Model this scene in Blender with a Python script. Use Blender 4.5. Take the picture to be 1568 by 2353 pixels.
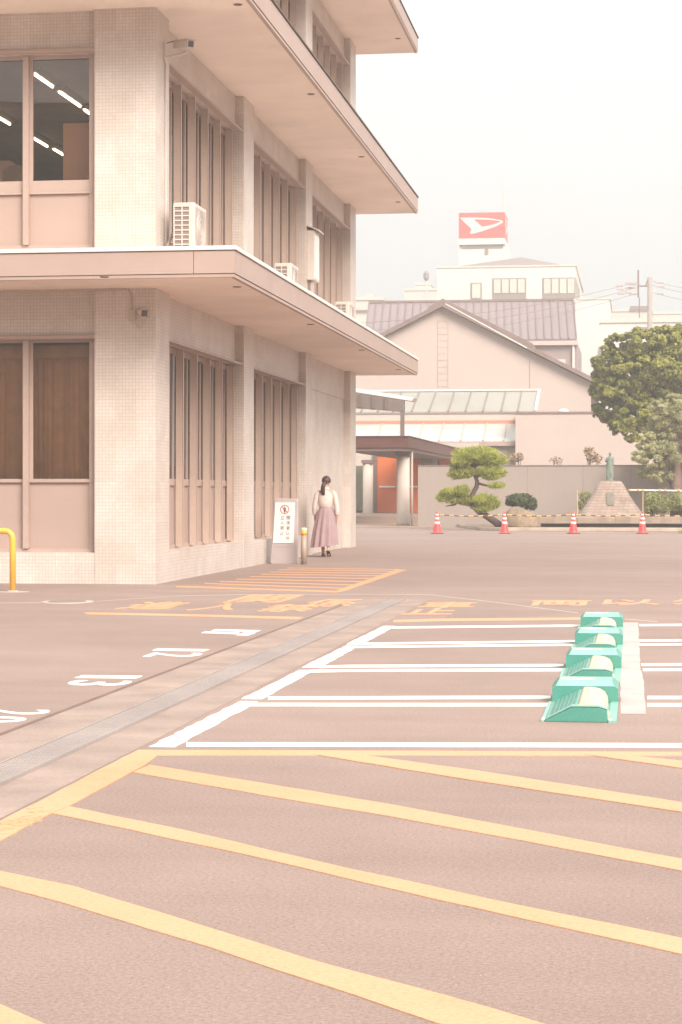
import bpy, bmesh, math, random
import numpy as np
from mathutils import Vector, Matrix

for o in list(bpy.data.objects):
    bpy.data.objects.remove(o)
S = bpy.context.scene
COL = S.collection
R = math.radians
random.seed(7)
rng = np.random.default_rng(7)

# ------------------------------------------------------------------ camera
AL = R(8.07495)                       # the street grid is turned by this against the lens axis
CAM = Vector((6.6076, -28.2901, 1.26))
cd = bpy.data.cameras.new('camera')
cam = bpy.data.objects.new('camera', cd)
COL.objects.link(cam)
cam.location = CAM
cam.rotation_euler = (R(90), 0, AL)
cd.sensor_fit = 'HORIZONTAL'
cd.sensor_width = 24
cd.lens = 4800 / 1568 * 24
cd.shift_y = -42.5 / 1568
cd.clip_start = 0.1
cd.clip_end = 3000
S.camera = cam

# ------------------------------------------------------------------ light
SUN_EL, SUN_AZ = R(35), R(142)        # azimuth clockwise from +Y: behind the camera, to the right
w = bpy.data.worlds.new('World')
S.world = w
w.use_nodes = True
nt = w.node_tree
nt.nodes.clear()
out = nt.nodes.new('ShaderNodeOutputWorld')
bg = nt.nodes.new('ShaderNodeBackground')
sky = nt.nodes.new('ShaderNodeTexSky')
sky.sky_type = 'NISHITA'
sky.sun_disc = False
sky.sun_elevation = SUN_EL
sky.sun_rotation = SUN_AZ
sky.dust_density = 3.0
sky.air_density = 1.0
tc = nt.nodes.new('ShaderNodeTexCoord')
mp = nt.nodes.new('ShaderNodeMapping')
mp.inputs['Scale'].default_value = (1.0, 1.0, 2.6)
ns = nt.nodes.new('ShaderNodeTexNoise')
ns.inputs['Scale'].default_value = 2.2
ns.inputs['Detail'].default_value = 5
cr = nt.nodes.new('ShaderNodeValToRGB')
cr.color_ramp.elements[0].position = 0.25
cr.color_ramp.elements[0].color = (0.8, 0.8, 0.8, 1)
cr.color_ramp.elements[1].position = 0.62
cr.color_ramp.elements[1].color = (1.0, 1.0, 1.0, 1)
mx = nt.nodes.new('ShaderNodeMix')
mx.data_type = 'RGBA'
# overcast: the cloud deck is about three times brighter overhead than at the horizon
sz = nt.nodes.new('ShaderNodeSeparateXYZ')
nt.links.new(tc.outputs['Generated'], sz.inputs[0])
mr = nt.nodes.new('ShaderNodeMapRange')
mr.inputs['From Min'].default_value = 0.0
mr.inputs['From Max'].default_value = 1.0
mr.inputs['To Min'].default_value = 2.95
mr.inputs['To Max'].default_value = 6.6
nt.links.new(sz.outputs['Z'], mr.inputs['Value'])
vm = nt.nodes.new('ShaderNodeVectorMath')
vm.operation = 'SCALE'
vm.inputs[0].default_value = (1.0, .99, .975)
nt.links.new(mr.outputs['Result'], vm.inputs['Scale'])
nt.links.new(vm.outputs[0], mx.inputs['B'])
nt.links.new(tc.outputs['Generated'], mp.inputs['Vector'])
nt.links.new(mp.outputs['Vector'], ns.inputs['Vector'])
nt.links.new(ns.outputs['Fac'], cr.inputs['Fac'])
nt.links.new(cr.outputs['Color'], mx.inputs['Factor'])
nt.links.new(sky.outputs['Color'], mx.inputs['A'])
nt.links.new(mx.outputs['Result'], bg.inputs['Color'])
bg.inputs['Strength'].default_value = 0.098
nt.links.new(bg.outputs['Background'], out.inputs['Surface'])

sd = bpy.data.lights.new('sun', 'SUN')
sd.energy = 2.1
sd.angle = R(30)
sd.color = (1.0, 0.93, 0.84)
sun = bpy.data.objects.new('sun', sd)
COL.objects.link(sun)
dv = Vector((math.sin(SUN_AZ) * math.cos(SUN_EL), math.cos(SUN_AZ) * math.cos(SUN_EL), math.sin(SUN_EL)))
sun.rotation_euler = dv.to_track_quat('Z', 'Y').to_euler()
sun.location = (0, -20, 60)

vs = S.view_settings
vs.view_transform = 'Standard'
vs.look = 'None'
vs.exposure = 1.76
vs.gamma = 1.0

# ------------------------------------------------------------------ measuring the place
FX, CX, HY = 4800.0, 784.0, 1134.0
RT = Vector((math.cos(AL), math.sin(AL), 0))
FW = Vector((-math.sin(AL), math.cos(AL), 0))


def P(px, py, d):
    """a point seen along a line of sight, d metres deep"""
    return CAM + FW * d + RT * ((px - CX) / FX * d) + Vector((0, 0, (HY - py) / FX * d))


def G(px, py, z=0.0):
    return P(px, py, FX * (CAM.z - z) / (py - HY))


def PF(px, py, y):
    """where a line of sight meets the plane y = const: (x, z)"""
    k = (px - CX) / FX
    d = (y - CAM.y) / (FW.y + k * RT.y)
    p = P(px, py, d)
    return p.x, p.z


def DY(d):
    """plane y for a depth d (read at the middle of the view)"""
    return CAM.y + d * math.cos(AL)


# ------------------------------------------------------------------ materials
def lin(r, g, b, k=1.0):
    f = lambda c: (c / 255 / 12.92 if c / 255 <= .04045 else ((c / 255 + .055) / 1.055) ** 2.4) * k
    return (f(r), f(g), f(b))


class NT:
    def __init__(s, name):
        s.m = bpy.data.materials.new(name)
        s.m.use_nodes = True
        s.t = s.m.node_tree
        s.n = s.t.nodes
        s.p = s.n['Principled BSDF']
        s.c = s.n.new('ShaderNodeTexCoord')

    def new(s, typ, **kw):
        nd = s.n.new(typ)
        for k, v in kw.items():
            setattr(nd, k, v)
        return nd

    def link(s, a, b):
        s.t.links.new(a, b)

    def noise(s, scale, detail=3, rough=.5, vec=None, stretch=None):
        nd = s.new('ShaderNodeTexNoise')
        nd.inputs['Scale'].default_value = scale
        nd.inputs['Detail'].default_value = detail
        nd.inputs['Roughness'].default_value = rough
        v = vec or s.c.outputs['Object']
        if stretch:
            m = s.new('ShaderNodeMapping')
            m.inputs['Scale'].default_value = stretch
            s.link(v, m.inputs['Vector'])
            v = m.outputs['Vector']
        s.link(v, nd.inputs['Vector'])
        return nd.outputs['Fac']

    def ramp(s, fac, p0, c0, p1, c1, mode='LINEAR'):
        nd = s.new('ShaderNodeValToRGB')
        nd.color_ramp.interpolation = mode
        e = nd.color_ramp.elements
        e[0].position, e[1].position = p0, p1
        e[0].color = (*c0, 1) if len(c0) == 3 else c0
        e[1].color = (*c1, 1) if len(c1) == 3 else c1
        s.link(fac, nd.inputs['Fac'])
        return nd.outputs['Color']

    def mix(s, fac, a, b, blend='MIX'):
        nd = s.new('ShaderNodeMix', data_type='RGBA', blend_type=blend)
        for sock, v in ((nd.inputs['Factor'], fac), (nd.inputs['A'], a), (nd.inputs['B'], b)):
            if isinstance(v, (int, float)):
                sock.default_value = v
            elif isinstance(v, tuple):
                sock.default_value = (*v, 1) if len(v) == 3 else v
            else:
                s.link(v, sock)
        return nd.outputs['Result']

    def color(s, c):
        if isinstance(c, tuple):
            s.p.inputs['Base Color'].default_value = (*c, 1)
        else:
            s.link(c, s.p.inputs['Base Color'])

    def rough(s, v):
        s.p.inputs['Roughness'].default_value = v

    def bump(s, h, strength=.2, dist=.01):
        nd = s.new('ShaderNodeBump')
        nd.inputs['Strength'].default_value = strength
        nd.inputs['Distance'].default_value = dist
        s.link(h, nd.inputs['Height'])
        s.link(nd.outputs['Normal'], s.p.inputs['Normal'])


def g3(v):
    return (v, v, v)


def plain(name, c, rough=.6, var=.14, scale=3.0, fine=40, metal=0.0, spec=None, bump=0.0):
    """a painted or cast surface: broad unevenness plus fine grain"""
    m = NT(name)
    a = m.ramp(m.noise(scale, 4, .6), .3, g3(1 - var), .7, g3(1 + var * .5))
    b = m.ramp(m.noise(fine, 2), .3, g3(1 - var * .5), .7, g3(1 + var * .3))
    x = m.mix(1.0, a, b, 'MULTIPLY')
    m.color(m.mix(1.0, x, c, 'MULTIPLY'))
    m.rough(rough)
    m.p.inputs['Metallic'].default_value = metal
    if spec is not None:
        m.p.inputs['Specular IOR Level'].default_value = spec
    if bump:
        m.bump(m.noise(fine * 2, 3), bump, .01)
    return m.m


def tile_material(name, c1, c2, cm, size=.0475, joint=.0042):
    m = NT(name)
    sp = m.new('ShaderNodeSeparateXYZ')
    m.link(m.c.outputs['Object'], sp.inputs[0])
    ad = m.new('ShaderNodeMath', operation='ADD')
    m.link(sp.outputs['X'], ad.inputs[0])
    m.link(sp.outputs['Y'], ad.inputs[1])
    cb = m.new('ShaderNodeCombineXYZ')
    m.link(ad.outputs[0], cb.inputs['X'])
    m.link(sp.outputs['Z'], cb.inputs['Y'])
    br = m.new('ShaderNodeTexBrick')
    br.offset = 0
    br.squash = 1
    br.inputs['Scale'].default_value = 1
    br.inputs['Brick Width'].default_value = size
    br.inputs['Row Height'].default_value = size
    br.inputs['Mortar Size'].default_value = joint
    br.inputs['Mortar Smooth'].default_value = .3
    br.inputs['Color1'].default_value = (*c1, 1)
    br.inputs['Color2'].default_value = (*c2, 1)
    br.inputs['Mortar'].default_value = (*cm, 1)
    m.link(cb.outputs[0], br.inputs['Vector'])
    # the tiles come in sheets of slightly different whites, with joints that weathered unevenly
    sh = m.new('ShaderNodeTexBrick')
    sh.offset = .0
    sh.inputs['Scale'].default_value = 1
    sh.inputs['Brick Width'].default_value = size * 6
    sh.inputs['Row Height'].default_value = size * 6
    sh.inputs['Mortar Size'].default_value = .0015
    sh.inputs['Color1'].default_value = (1.02, 1.02, 1.02, 1)
    sh.inputs['Color2'].default_value = (.93, .92, .9, 1)
    sh.inputs['Mortar'].default_value = (.86, .83, .8, 1)
    m.link(cb.outputs[0], sh.inputs['Vector'])
    d = m.ramp(m.noise(1.3, 5, .65), .3, (.88, .86, .83), .65, (1.03, 1.03, 1.03))
    st = m.ramp(m.noise(2.5, 4, .6, stretch=(1, 1, .12)), .35, (.9, .88, .85), .6, g3(1.0))
    x = m.mix(1.0, br.outputs['Color'], sh.outputs['Color'], 'MULTIPLY')
    x = m.mix(1.0, x, d, 'MULTIPLY')
    x = m.mix(.3, x, st, 'MULTIPLY')
    m.color(x)
    m.rough(.42)
    m.bump(br.outputs['Fac'], -.25, .004)
    return m.m


def asphalt_material():
    m = NT('asphalt')
    v = m.c.outputs['Object']
    base = lin(207, 177, 164, .475)
    broad = m.ramp(m.noise(.16, 5, .6), .3, (.86, .85, .85), .7, (1.07, 1.07, 1.06))
    mid = m.ramp(m.noise(1.4, 5, .65), .3, g3(.92), .7, g3(1.05))
    agg = m.ramp(m.noise(70, 3, .7), .32, g3(.76), .68, g3(1.20))
    fine = m.ramp(m.noise(190, 2, .7), .3, g3(.8), .7, g3(1.2))
    vo = m.new('ShaderNodeTexVoronoi')
    vo.inputs['Scale'].default_value = 42
    m.link(v, vo.inputs['Vector'])
    chips = m.ramp(vo.outputs['Distance'], .06, g3(1.0), .1, g3(0.0))
    pick = m.ramp(m.noise(21, 2), .58, g3(0), .64, g3(1))
    # tyre polish and long faint streaks
    streak = m.ramp(m.noise(.5, 4, .6, stretch=(.25, 2.2, 1)), .35, g3(.92), .65, g3(1.04))
    # thin cracks
    wv = m.new('ShaderNodeTexVoronoi', feature='DISTANCE_TO_EDGE')
    wv.inputs['Scale'].default_value = .33
    wn = m.new('ShaderNodeTexNoise')
    wn.inputs['Scale'].default_value = 1.1
    wn.inputs['Detail'].default_value = 6
    m.link(v, wn.inputs['Vector'])
    va = m.new('ShaderNodeVectorMath', operation='MULTIPLY_ADD')
    va.inputs[1].default_value = (1.1, 1.1, 0)
    m.link(wn.outputs['Color'], va.inputs[0])
    m.link(v, va.inputs[2])
    m.link(va.outputs[0], wv.inputs['Vector'])
    crack = m.ramp(wv.outputs['Distance'], .0006, g3(1), .0022, g3(0))
    cmask = m.ramp(m.noise(.45, 3), .52, g3(0), .58, g3(1))
    x = m.mix(1.0, broad, mid, 'MULTIPLY')
    x = m.mix(1.0, x, agg, 'MULTIPLY')
    x = m.mix(1.0, x, fine, 'MULTIPLY')
    x = m.mix(1.0, x, streak, 'MULTIPLY')
    x = m.mix(1.0, x, base, 'MULTIPLY')
    f = m.mix(1.0, chips, pick, 'MULTIPLY')
    x = m.mix(f, x, lin(236, 214, 204, .8))
    f2 = m.mix(1.0, crack, cmask, 'MULTIPLY')
    f2 = m.mix(1.0, f2, g3(.12), 'MULTIPLY')
    x = m.mix(f2, x, lin(120, 92, 84, .6))
    m.color(x)
    m.rough(.85)
    m.bump(m.noise(120, 3, .7), .2, .005)
    return m.m


def paint_material(name, c, worn, amount=.5, ground=lin(190, 155, 142, .6)):
    m = NT(name)
    b = m.ramp(m.noise(1.0, 4, .6), .3, g3(.94), .7, g3(1.03))
    g = m.ramp(m.noise(60, 3, .7), .35, g3(.88), .65, g3(1.05))
    tint = m.ramp(m.noise(.55, 5, .7), .52, g3(0), .75, g3(amount))
    x = m.mix(tint, c, worn)
    x = m.mix(1.0, x, b, 'MULTIPLY')
    x = m.mix(1.0, x, g, 'MULTIPLY')
    chip = m.ramp(m.noise(26, 5, .75), .665, g3(0), .7, g3(1))
    x = m.mix(chip, x, ground)
    m.color(x)
    m.rough(.7)
    m.bump(m.noise(110, 3, .7), .25, .005)
    return m.m


def leaf_material(name, c_dark, c_light, rough=.55, clump=1.3, trans=.25, lo=.32, hi=.68):
    m = NT(name)
    ge = m.new('ShaderNodeNewGeometry')
    a = m.ramp(m.noise(clump, 3, .6), lo, g3(0), hi, g3(1))
    b = m.mix(.5, a, ge.outputs['Random Per Island'])
    x = m.mix(b, c_dark, c_light)
    m.color(x)
    m.rough(rough)
    m.p.inputs['Specular IOR Level'].default_value = .3
    tr = m.new('ShaderNodeBsdfTranslucent')
    m.link(x, tr.inputs['Color'])
    ms = m.new('ShaderNodeMixShader')
    ms.inputs['Fac'].default_value = trans
    m.link(m.p.outputs[0], ms.inputs[1])
    m.link(tr.outputs[0], ms.inputs[2])
    m.link(ms.outputs[0], m.n['Material Output'].inputs['Surface'])
    return m.m


def glass_material(name, tint=(.62, .56, .52), refl=.10, rough=.01):
    m = NT(name)
    fr = m.new('ShaderNodeFresnel')
    fr.inputs['IOR'].default_value = 1.5
    ad = m.new('ShaderNodeMath', operation='ADD', use_clamp=True)
    ad.inputs[1].default_value = refl
    m.link(fr.outputs[0], ad.inputs[0])
    tr = m.new('ShaderNodeBsdfTransparent')
    tr.inputs['Color'].default_value = (*tint, 1)
    gl = m.new('ShaderNodeBsdfGlossy')
    gl.inputs['Roughness'].default_value = rough
    ms = m.new('ShaderNodeMixShader')
    m.link(ad.outputs[0], ms.inputs['Fac'])
    m.link(tr.outputs[0], ms.inputs[1])
    m.link(gl.outputs[0], ms.inputs[2])
    m.link(ms.outputs[0], m.n['Material Output'].inputs['Surface'])
    return m.m


def emit_material(name, c, s):
    m = NT(name)
    m.color(c)
    m.p.inputs['Emission Color'].default_value = (*c, 1)
    m.p.inputs['Emission Strength'].default_value = s
    return m.m


M = {}
M['tile'] = tile_material('cream_mosaic_tile', (.645, .57, .525), (.60, .525, .48), (.50, .42, .375))
M['asphalt'] = asphalt_material()
M['yellow'] = paint_material('yellow_road_paint', (.62, .335, .19), (.62, .27, .125), .8)
M['orange'] = paint_material('orange_road_paint', (.60, .31, .165), (.58, .27, .14), .6)
M['white_paint'] = paint_material('white_road_paint', (.80, .79, .74), (.7, .66, .6), .4)
M['seam'] = paint_material('pale_concrete_seam', (.50, .42, .36), (.42, .34, .29), .6)
M['concrete'] = plain('drain_concrete', lin(212, 185, 171, .515), .85, .26, 2.0, 55, bump=.3)
M['patch'] = plain('smooth_concrete', lin(228, 208, 202, .66), .8, .14, 3.0, 60, bump=.2)
M['kerb'] = plain('kerb_stone', lin(222, 200, 182, .7), .8, .2, 2.0, 30, bump=.2)
M['stone'] = plain('granite', lin(205, 180, 160, .62), .85, .3, 2.5, 25, bump=.5)
M['rock'] = plain('boulder', lin(198, 170, 142, .55), .9, .4, 2.2, 14, bump=.7)
M['soffit'] = plain('soffit_render', (.88, .755, .665), .8, .1, .8, 30, bump=.05)
M['fascia'] = plain('fascia_panel', (.41, .295, .25), .5, .08, 1.2, 50)
M['coping'] = plain('coping_metal', (.74, .70, .65), .35, .08, 2, 40)
M['dark_joint'] = plain('dark_joint', (.16, .12, .10), .8, .1)
M['frame'] = plain('bronze_window_frame', (.43, .315, .268), .42, .1, 1.5, 40)
M['fin'] = plain('bronze_fin', (.50, .375, .31), .45, .12, 1.2, 40)
M['panel'] = plain('enamel_panel', (.415, .30, .255), .4, .06, .9, 40)
M['curtain'] = plain('brown_curtain', (.72, .51, .35), .9, .15, 4, 60)
M['interior'] = plain('interior_plaster', (.55, .40, .31), .8, .1)
M['ceiling_board'] = plain('ceiling_board', (.38, .28, .22), .8, .12)
M['cabinet'] = plain('cabinet_board', (.80, .55, .41), .6, .06)
M['glass'] = glass_material('window_glass', (.86, .78, .72), .035)
M['pane_pale'] = plain('pale_blind', (.62, .56, .49), .5, .06)
M['tube'] = emit_material('fluorescent_tube', (1, .93, .78), 3.0)
M['white_plastic'] = plain('white_plastic', (.57, .50, .45), .4, .06, 3, 60)
M['grey_plastic'] = plain('grey_plastic', (.40, .33, .30), .5, .06)
M['dark_grille'] = plain('dark_grille', (.24, .185, .165), .6, .1)
M['lens'] = plain('dark_lens', (.10, .06, .055), .2, .05)
M['yellow_steel'] = plain('yellow_enamel', (.80, .44, .07), .35, .08, 2, 50)
M['steel'] = plain('painted_steel', (.42, .31, .27), .5, .12)
M['iron'] = plain('cast_iron', (.26, .20, .18), .7, .2)
M['hall_render'] = plain('hall_render', lin(232, 211, 200, .66), .85, .05, .35, 6)
M['hall_trim'] = plain('hall_roof_edge', lin(165, 138, 130, .62), .6, .12)
M['roof_metal'] = plain('seamed_roof_sheet', lin(196, 172, 172, .47), .6, .08, .3, 8)
M['white_wall'] = plain('far_white_wall', (.62, .60, .55), .85, .05, .12, 4)
M['far_wall'] = plain('far_cream_wall', (.62, .55, .48), .85, .1, .12, 4)
M['far_window'] = plain('far_window_blind', (.58, .54, .46), .4, .1, .4, 4)
M['far_dark'] = plain('far_window_dark', (.26, .21, .18), .4, .1)
M['brown_beam'] = plain('brown_beam', (.105, .034, .024), .6, .12)
M['dark_beam'] = plain('dark_soffit', (.17, .11, .095), .7, .1)
M['column'] = plain('column_concrete', (.54, .455, .395), .75, .1, 1.2, 25)
M['door'] = plain('orange_door', (.60, .135, .035), .5, .1)
M['orange_band'] = plain('orange_band', (.52, .215, .135), .7, .1)
M['wired_glass'] = plain('frosted_roof_glass', lin(208, 200, 184, .50), .3, .08, .5, 5)
M['pale_glass'] = plain('pale_roof_glass', lin(228, 228, 220, .64), .25, .1, .4, 5)
M['garden_wall'] = plain('garden_wall_render', lin(209, 190, 179, .54), .85, .08, .5, 10)
M['pavement'] = plain('pavement_slab', lin(200, 170, 152, .58), .85, .15, .6, 20)
M['soil'] = plain('garden_soil', lin(178, 148, 128, .5), .95, .25, 2, 15)
M['bark'] = plain('bark', (.115, .072, .055), .9, .4, 3, 25, bump=.6)
M['bark_pale'] = plain('pale_bark', (.24, .15, .12), .9, .3, 3, 25, bump=.6)
M['bronze'] = plain('green_bronze', lin(158, 172, 156, .6), .6, .25, 5, 30)
M['plaque'] = plain('bronze_plaque', lin(150, 140, 122, .6), .5, .15)
M['red'] = plain('cone_red', (.90, .075, .07), .45, .06)
M['cone_white'] = plain('reflective_white', (.80, .74, .69), .4, .08)
M['rubber'] = plain('black_rubber', (.13, .085, .075), .7, .15)
M['rope_dark'] = plain('rope_black', (.10, .075, .06), .8, .15)
M['rope_yellow'] = plain('rope_yellow', (.68, .40, .13), .7, .15)
M['sign_red'] = plain('sign_red', (.78, .075, .06), .5, .05)
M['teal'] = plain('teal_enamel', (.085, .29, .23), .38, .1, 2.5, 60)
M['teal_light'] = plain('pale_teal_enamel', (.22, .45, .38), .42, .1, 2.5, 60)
M['flap'] = plain('cream_flap', (.62, .51, .36), .5, .06, 4, 60)
M['board'] = plain('sign_face', (.80, .735, .69), .45, .05)
M['board_body'] = plain('sign_body', (.44, .365, .36), .45, .08)
M['ink'] = plain('sign_ink', (.09, .07, .06), .6, .1)
M['ink_red'] = plain('sign_red_ink', (.62, .09, .07), .6, .1)
M['skin'] = plain('skin', (.56, .29, .20), .55, .08)
M['hair'] = plain('dark_hair', (.06, .032, .025), .5, .3, 18, 90)
M['blouse'] = plain('cream_blouse', (.64, .53, .48), .8, .1, 6, 60)
M['skirt'] = plain('mauve_skirt', (.36, .24, .25), .85, .12, 5, 60)
M['shoe'] = plain('dark_shoe', (.05, .04, .032), .5, .1)
M['pine'] = leaf_material('pine_needles', (.16, .19, .03), (.62, .63, .13), .6, 2.6)
M['bush'] = leaf_material('clipped_bush_leaves', (.045, .06, .025), (.16, .18, .075), .6, 3.5)
M['camphor'] = leaf_material('broad_leaves', (.075, .082, .014), (.50, .47, .085), .5, .8, .25, .36, .66)  # dark clumps put the crown's shadowed hollows into the leaf colour
M['olive'] = leaf_material('grey_green_leaves', (.24, .235, .11), (.62, .58, .31), .6, 1.0)
M['dry_leaf'] = leaf_material('brown_leaves', (.26, .17, .10), (.46, .32, .19), .7, 3)
M['shrub_leaf'] = leaf_material('pale_shrub_leaves', (.17, .19, .06), (.47, .46, .17), .6, 3)
M['grass'] = leaf_material('grass_blades', (.16, .22, .05), (.40, .42, .12), .6, 3)
M['hill'] = plain('wooded_hill', (.05, .055, .028), .9, .5, .05, .4)
m_ = NT('pedestal_stonework')
br_ = m_.new('ShaderNodeTexBrick')
sp_ = m_.new('ShaderNodeSeparateXYZ')
ad_ = m_.new('ShaderNodeMath', operation='ADD')
cb_ = m_.new('ShaderNodeCombineXYZ')
m_.link(m_.c.outputs['Object'], sp_.inputs[0])
m_.link(sp_.outputs['X'], ad_.inputs[0])
m_.link(sp_.outputs['Y'], ad_.inputs[1])
m_.link(ad_.outputs[0], cb_.inputs['X'])
m_.link(sp_.outputs['Z'], cb_.inputs['Y'])
m_.link(cb_.outputs[0], br_.inputs['Vector'])
for k_, v_ in (('Scale', 1), ('Brick Width', .2), ('Row Height', .1), ('Mortar Size', .011)):
    br_.inputs[k_].default_value = v_
br_.inputs['Color1'].default_value = (*lin(212, 186, 170, .6), 1)
br_.inputs['Color2'].default_value = (*lin(194, 168, 152, .6), 1)
br_.inputs['Mortar'].default_value = (*lin(168, 142, 127, .6), 1)
m_.color(m_.mix(1.0, br_.outputs['Color'], m_.ramp(m_.noise(2, 4), .3, g3(.85), .7, g3(1.08)), 'MULTIPLY'))
m_.rough(.85)
M['stonework'] = m_.m


# ------------------------------------------------------------------ mesh builder and scene graph
ORG = {}


class MB:
    def __init__(s):
        s.v, s.f, s.mi, s.sm = [], [], [], []
        s.cur = 0
        s.smooth = False

    def add(s, vs, fs):
        o = len(s.v)
        s.v += [tuple(p) for p in vs]
        for f in fs:
            s.f.append([i + o for i in f])
            s.mi.append(s.cur)
            s.sm.append(s.smooth)
        return s

    def box(s, x0, x1, y0, y1, z0, z1):
        x0, x1 = min(x0, x1), max(x0, x1)
        y0, y1 = min(y0, y1), max(y0, y1)
        z0, z1 = min(z0, z1), max(z0, z1)
        vs = [(x, y, z) for z in (z0, z1) for y in (y0, y1) for x in (x0, x1)]
        return s.add(vs, [(0, 2, 3, 1), (4, 5, 7, 6), (0, 1, 5, 4), (2, 6, 7, 3), (0, 4, 6, 2), (1, 3, 7, 5)])

    def obox(s, c, ax, ay, az):
        """box from a centre and three half-axis vectors"""
        c, ax, ay, az = Vector(c), Vector(ax), Vector(ay), Vector(az)
        vs = [c + ax * i + ay * j + az * k for k in (-1, 1) for j in (-1, 1) for i in (-1, 1)]
        return s.add(vs, [(0, 2, 3, 1), (4, 5, 7, 6), (0, 1, 5, 4), (2, 6, 7, 3), (0, 4, 6, 2), (1, 3, 7, 5)])

    def poly(s, pts):
        return s.add(pts, [tuple(range(len(pts)))])

    def sheet(s, pts):
        return s.prism(pts, (0, 0, -(pts[0][2] + .002)))

    def prism(s, pts, vec):
        n = len(pts)
        a = [Vector(p) for p in pts]
        b = [p + Vector(vec) for p in a]
        return s.add(a + b, [tuple(range(n))[::-1], tuple(range(n, 2 * n))] +
                     [(i, (i + 1) % n, n + (i + 1) % n, n + i) for i in range(n)])

    def ring(s, rings, cap=True, close=True):
        n = len(rings[0])
        vs = [p for r in rings for p in r]
        fs = []
        for k in range(len(rings) - 1):
            for i in range(n if close else n - 1):
                j = (i + 1) % n
                fs.append((k * n + i, k * n + j, (k + 1) * n + j, (k + 1) * n + i))
        if cap:
            fs.append(tuple(range(n))[::-1])
            fs.append(tuple((len(rings) - 1) * n + i for i in range(n)))
        return s.add(vs, fs)

    def tube(s, pts, r, n=10, cap=True):
        pts = [Vector(p) for p in pts]
        rs = list(np.interp(np.linspace(0, 1, len(pts)), np.linspace(0, 1, len(r)), r)) if isinstance(r, (list, tuple)) else [r] * len(pts)
        rings = []
        up = None
        for i, p in enumerate(pts):
            t = (pts[min(i + 1, len(pts) - 1)] - pts[max(i - 1, 0)]).normalized()
            if up is None:
                up = t.orthogonal().normalized()
            else:
                up = (up - t * up.dot(t))
                up = up.normalized() if up.length > 1e-6 else t.orthogonal().normalized()
            b = t.cross(up)
            rings.append([p + (up * math.cos(2 * math.pi * k / n) + b * math.sin(2 * math.pi * k / n)) * rs[i] for k in range(n)])
        return s.ring(rings, cap)

    def lathe(s, c, prof, n=20, sx=1, sy=1):
        rings = [[(c[0] + r * sx * math.cos(2 * math.pi * k / n), c[1] + r * sy * math.sin(2 * math.pi * k / n), c[2] + z)
                  for k in range(n)] for r, z in prof]
        return s.ring(rings)

    def done(s, name, mats, parent=None, loc=None, bevel=0.0, seg=2):
        o = Vector(loc) if loc is not None else (ORG[parent.name] if parent else Vector((0, 0, 0)))
        me = bpy.data.meshes.new(name)
        me.from_pydata([Vector(p) - o for p in s.v], [], s.f)
        mats = mats if isinstance(mats, (list, tuple)) else [mats]
        for m in mats:
            me.materials.append(m)
        me.polygons.foreach_set('material_index', s.mi)
        me.polygons.foreach_set('use_smooth', s.sm)
        bm = bmesh.new()
        bm.from_mesh(me)
        bmesh.ops.recalc_face_normals(bm, faces=bm.faces)
        bm.to_mesh(me)
        bm.free()
        me.update()
        ob = bpy.data.objects.new(name, me)
        COL.objects.link(ob)
        if parent:
            ob.parent = parent
        elif loc is not None:
            ob.location = o
        ORG[ob.name] = o
        if bevel:
            b = ob.modifiers.new('bevel', 'BEVEL')
            b.width = bevel
            b.segments = seg
            b.limit_method = 'ANGLE'
        return ob


def tag(o, label, cat, group=None):
    o['label'] = label
    o['category'] = cat
    if group:
        o['group'] = group
    return o


def structure(o):
    o['kind'] = 'structure'
    return o


def thing(name, label, cat, loc, group=None):
    e = bpy.data.objects.new(name, None)
    COL.objects.link(e)
    e.location = loc
    e.empty_display_size = .2
    ORG[e.name] = Vector(loc)
    return tag(e, label, cat, group)


def clone(root, loc, label=None, rz=0.0, scale=None):
    r = root.copy()
    COL.objects.link(r)
    r.location = loc
    r.rotation_euler = (0, 0, rz)
    if scale:
        r.scale = scale
    if label:
        r['label'] = label
    ORG[r.name] = Vector(loc)
    for ch in list(root.children):
        c = ch.copy()
        COL.objects.link(c)
        c.parent = r
        for g in list(ch.children):
            d = g.copy()
            COL.objects.link(d)
            d.parent = c
    return r


def glyphs(body, size, bold=0.0, depth=0.0, align='CENTER'):
    """lettering as mesh data in the xy plane, plus its bounds"""
    cu = bpy.data.curves.new('lettering', 'FONT')
    cu.body = body
    cu.size = size
    cu.offset = bold
    cu.extrude = depth
    cu.resolution_u = 4
    ob = bpy.data.objects.new('lettering', cu)
    COL.objects.link(ob)
    bpy.context.view_layer.update()
    me = bpy.data.meshes.new_from_object(ob.evaluated_get(bpy.context.evaluated_depsgraph_get()))
    vs = [v.co.copy() for v in me.vertices]
    fs = [tuple(p.vertices) for p in me.polygons]
    bpy.data.objects.remove(ob)
    bpy.data.curves.remove(cu)
    bpy.data.meshes.remove(me)
    return vs, fs


def fit_glyph(mb, ch, fn, bold=.0, depth=0.0):
    """put one character into the unit square mapped by fn(u, v); with a depth it gets edges"""
    vs, fs = glyphs(ch, 1.0, bold, .5 if depth else 0.0)
    x0, x1 = min(v.x for v in vs), max(v.x for v in vs)
    y0, y1 = min(v.y for v in vs), max(v.y for v in vs)
    sx, sy = max(x1 - x0, 1e-4), max(y1 - y0, 1e-4)
    dn = lambda v: Vector((0, 0, -depth if (depth and v.z < 0) else 0))
    mb.add([Vector(fn((v.x - x0) / sx, (v.y - y0) / sy)) + dn(v) for v in vs], fs)


def sub(a, b, n):
    return [Vector(a) + (Vector(b) - Vector(a)) * (i / n) for i in range(n)]


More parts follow.
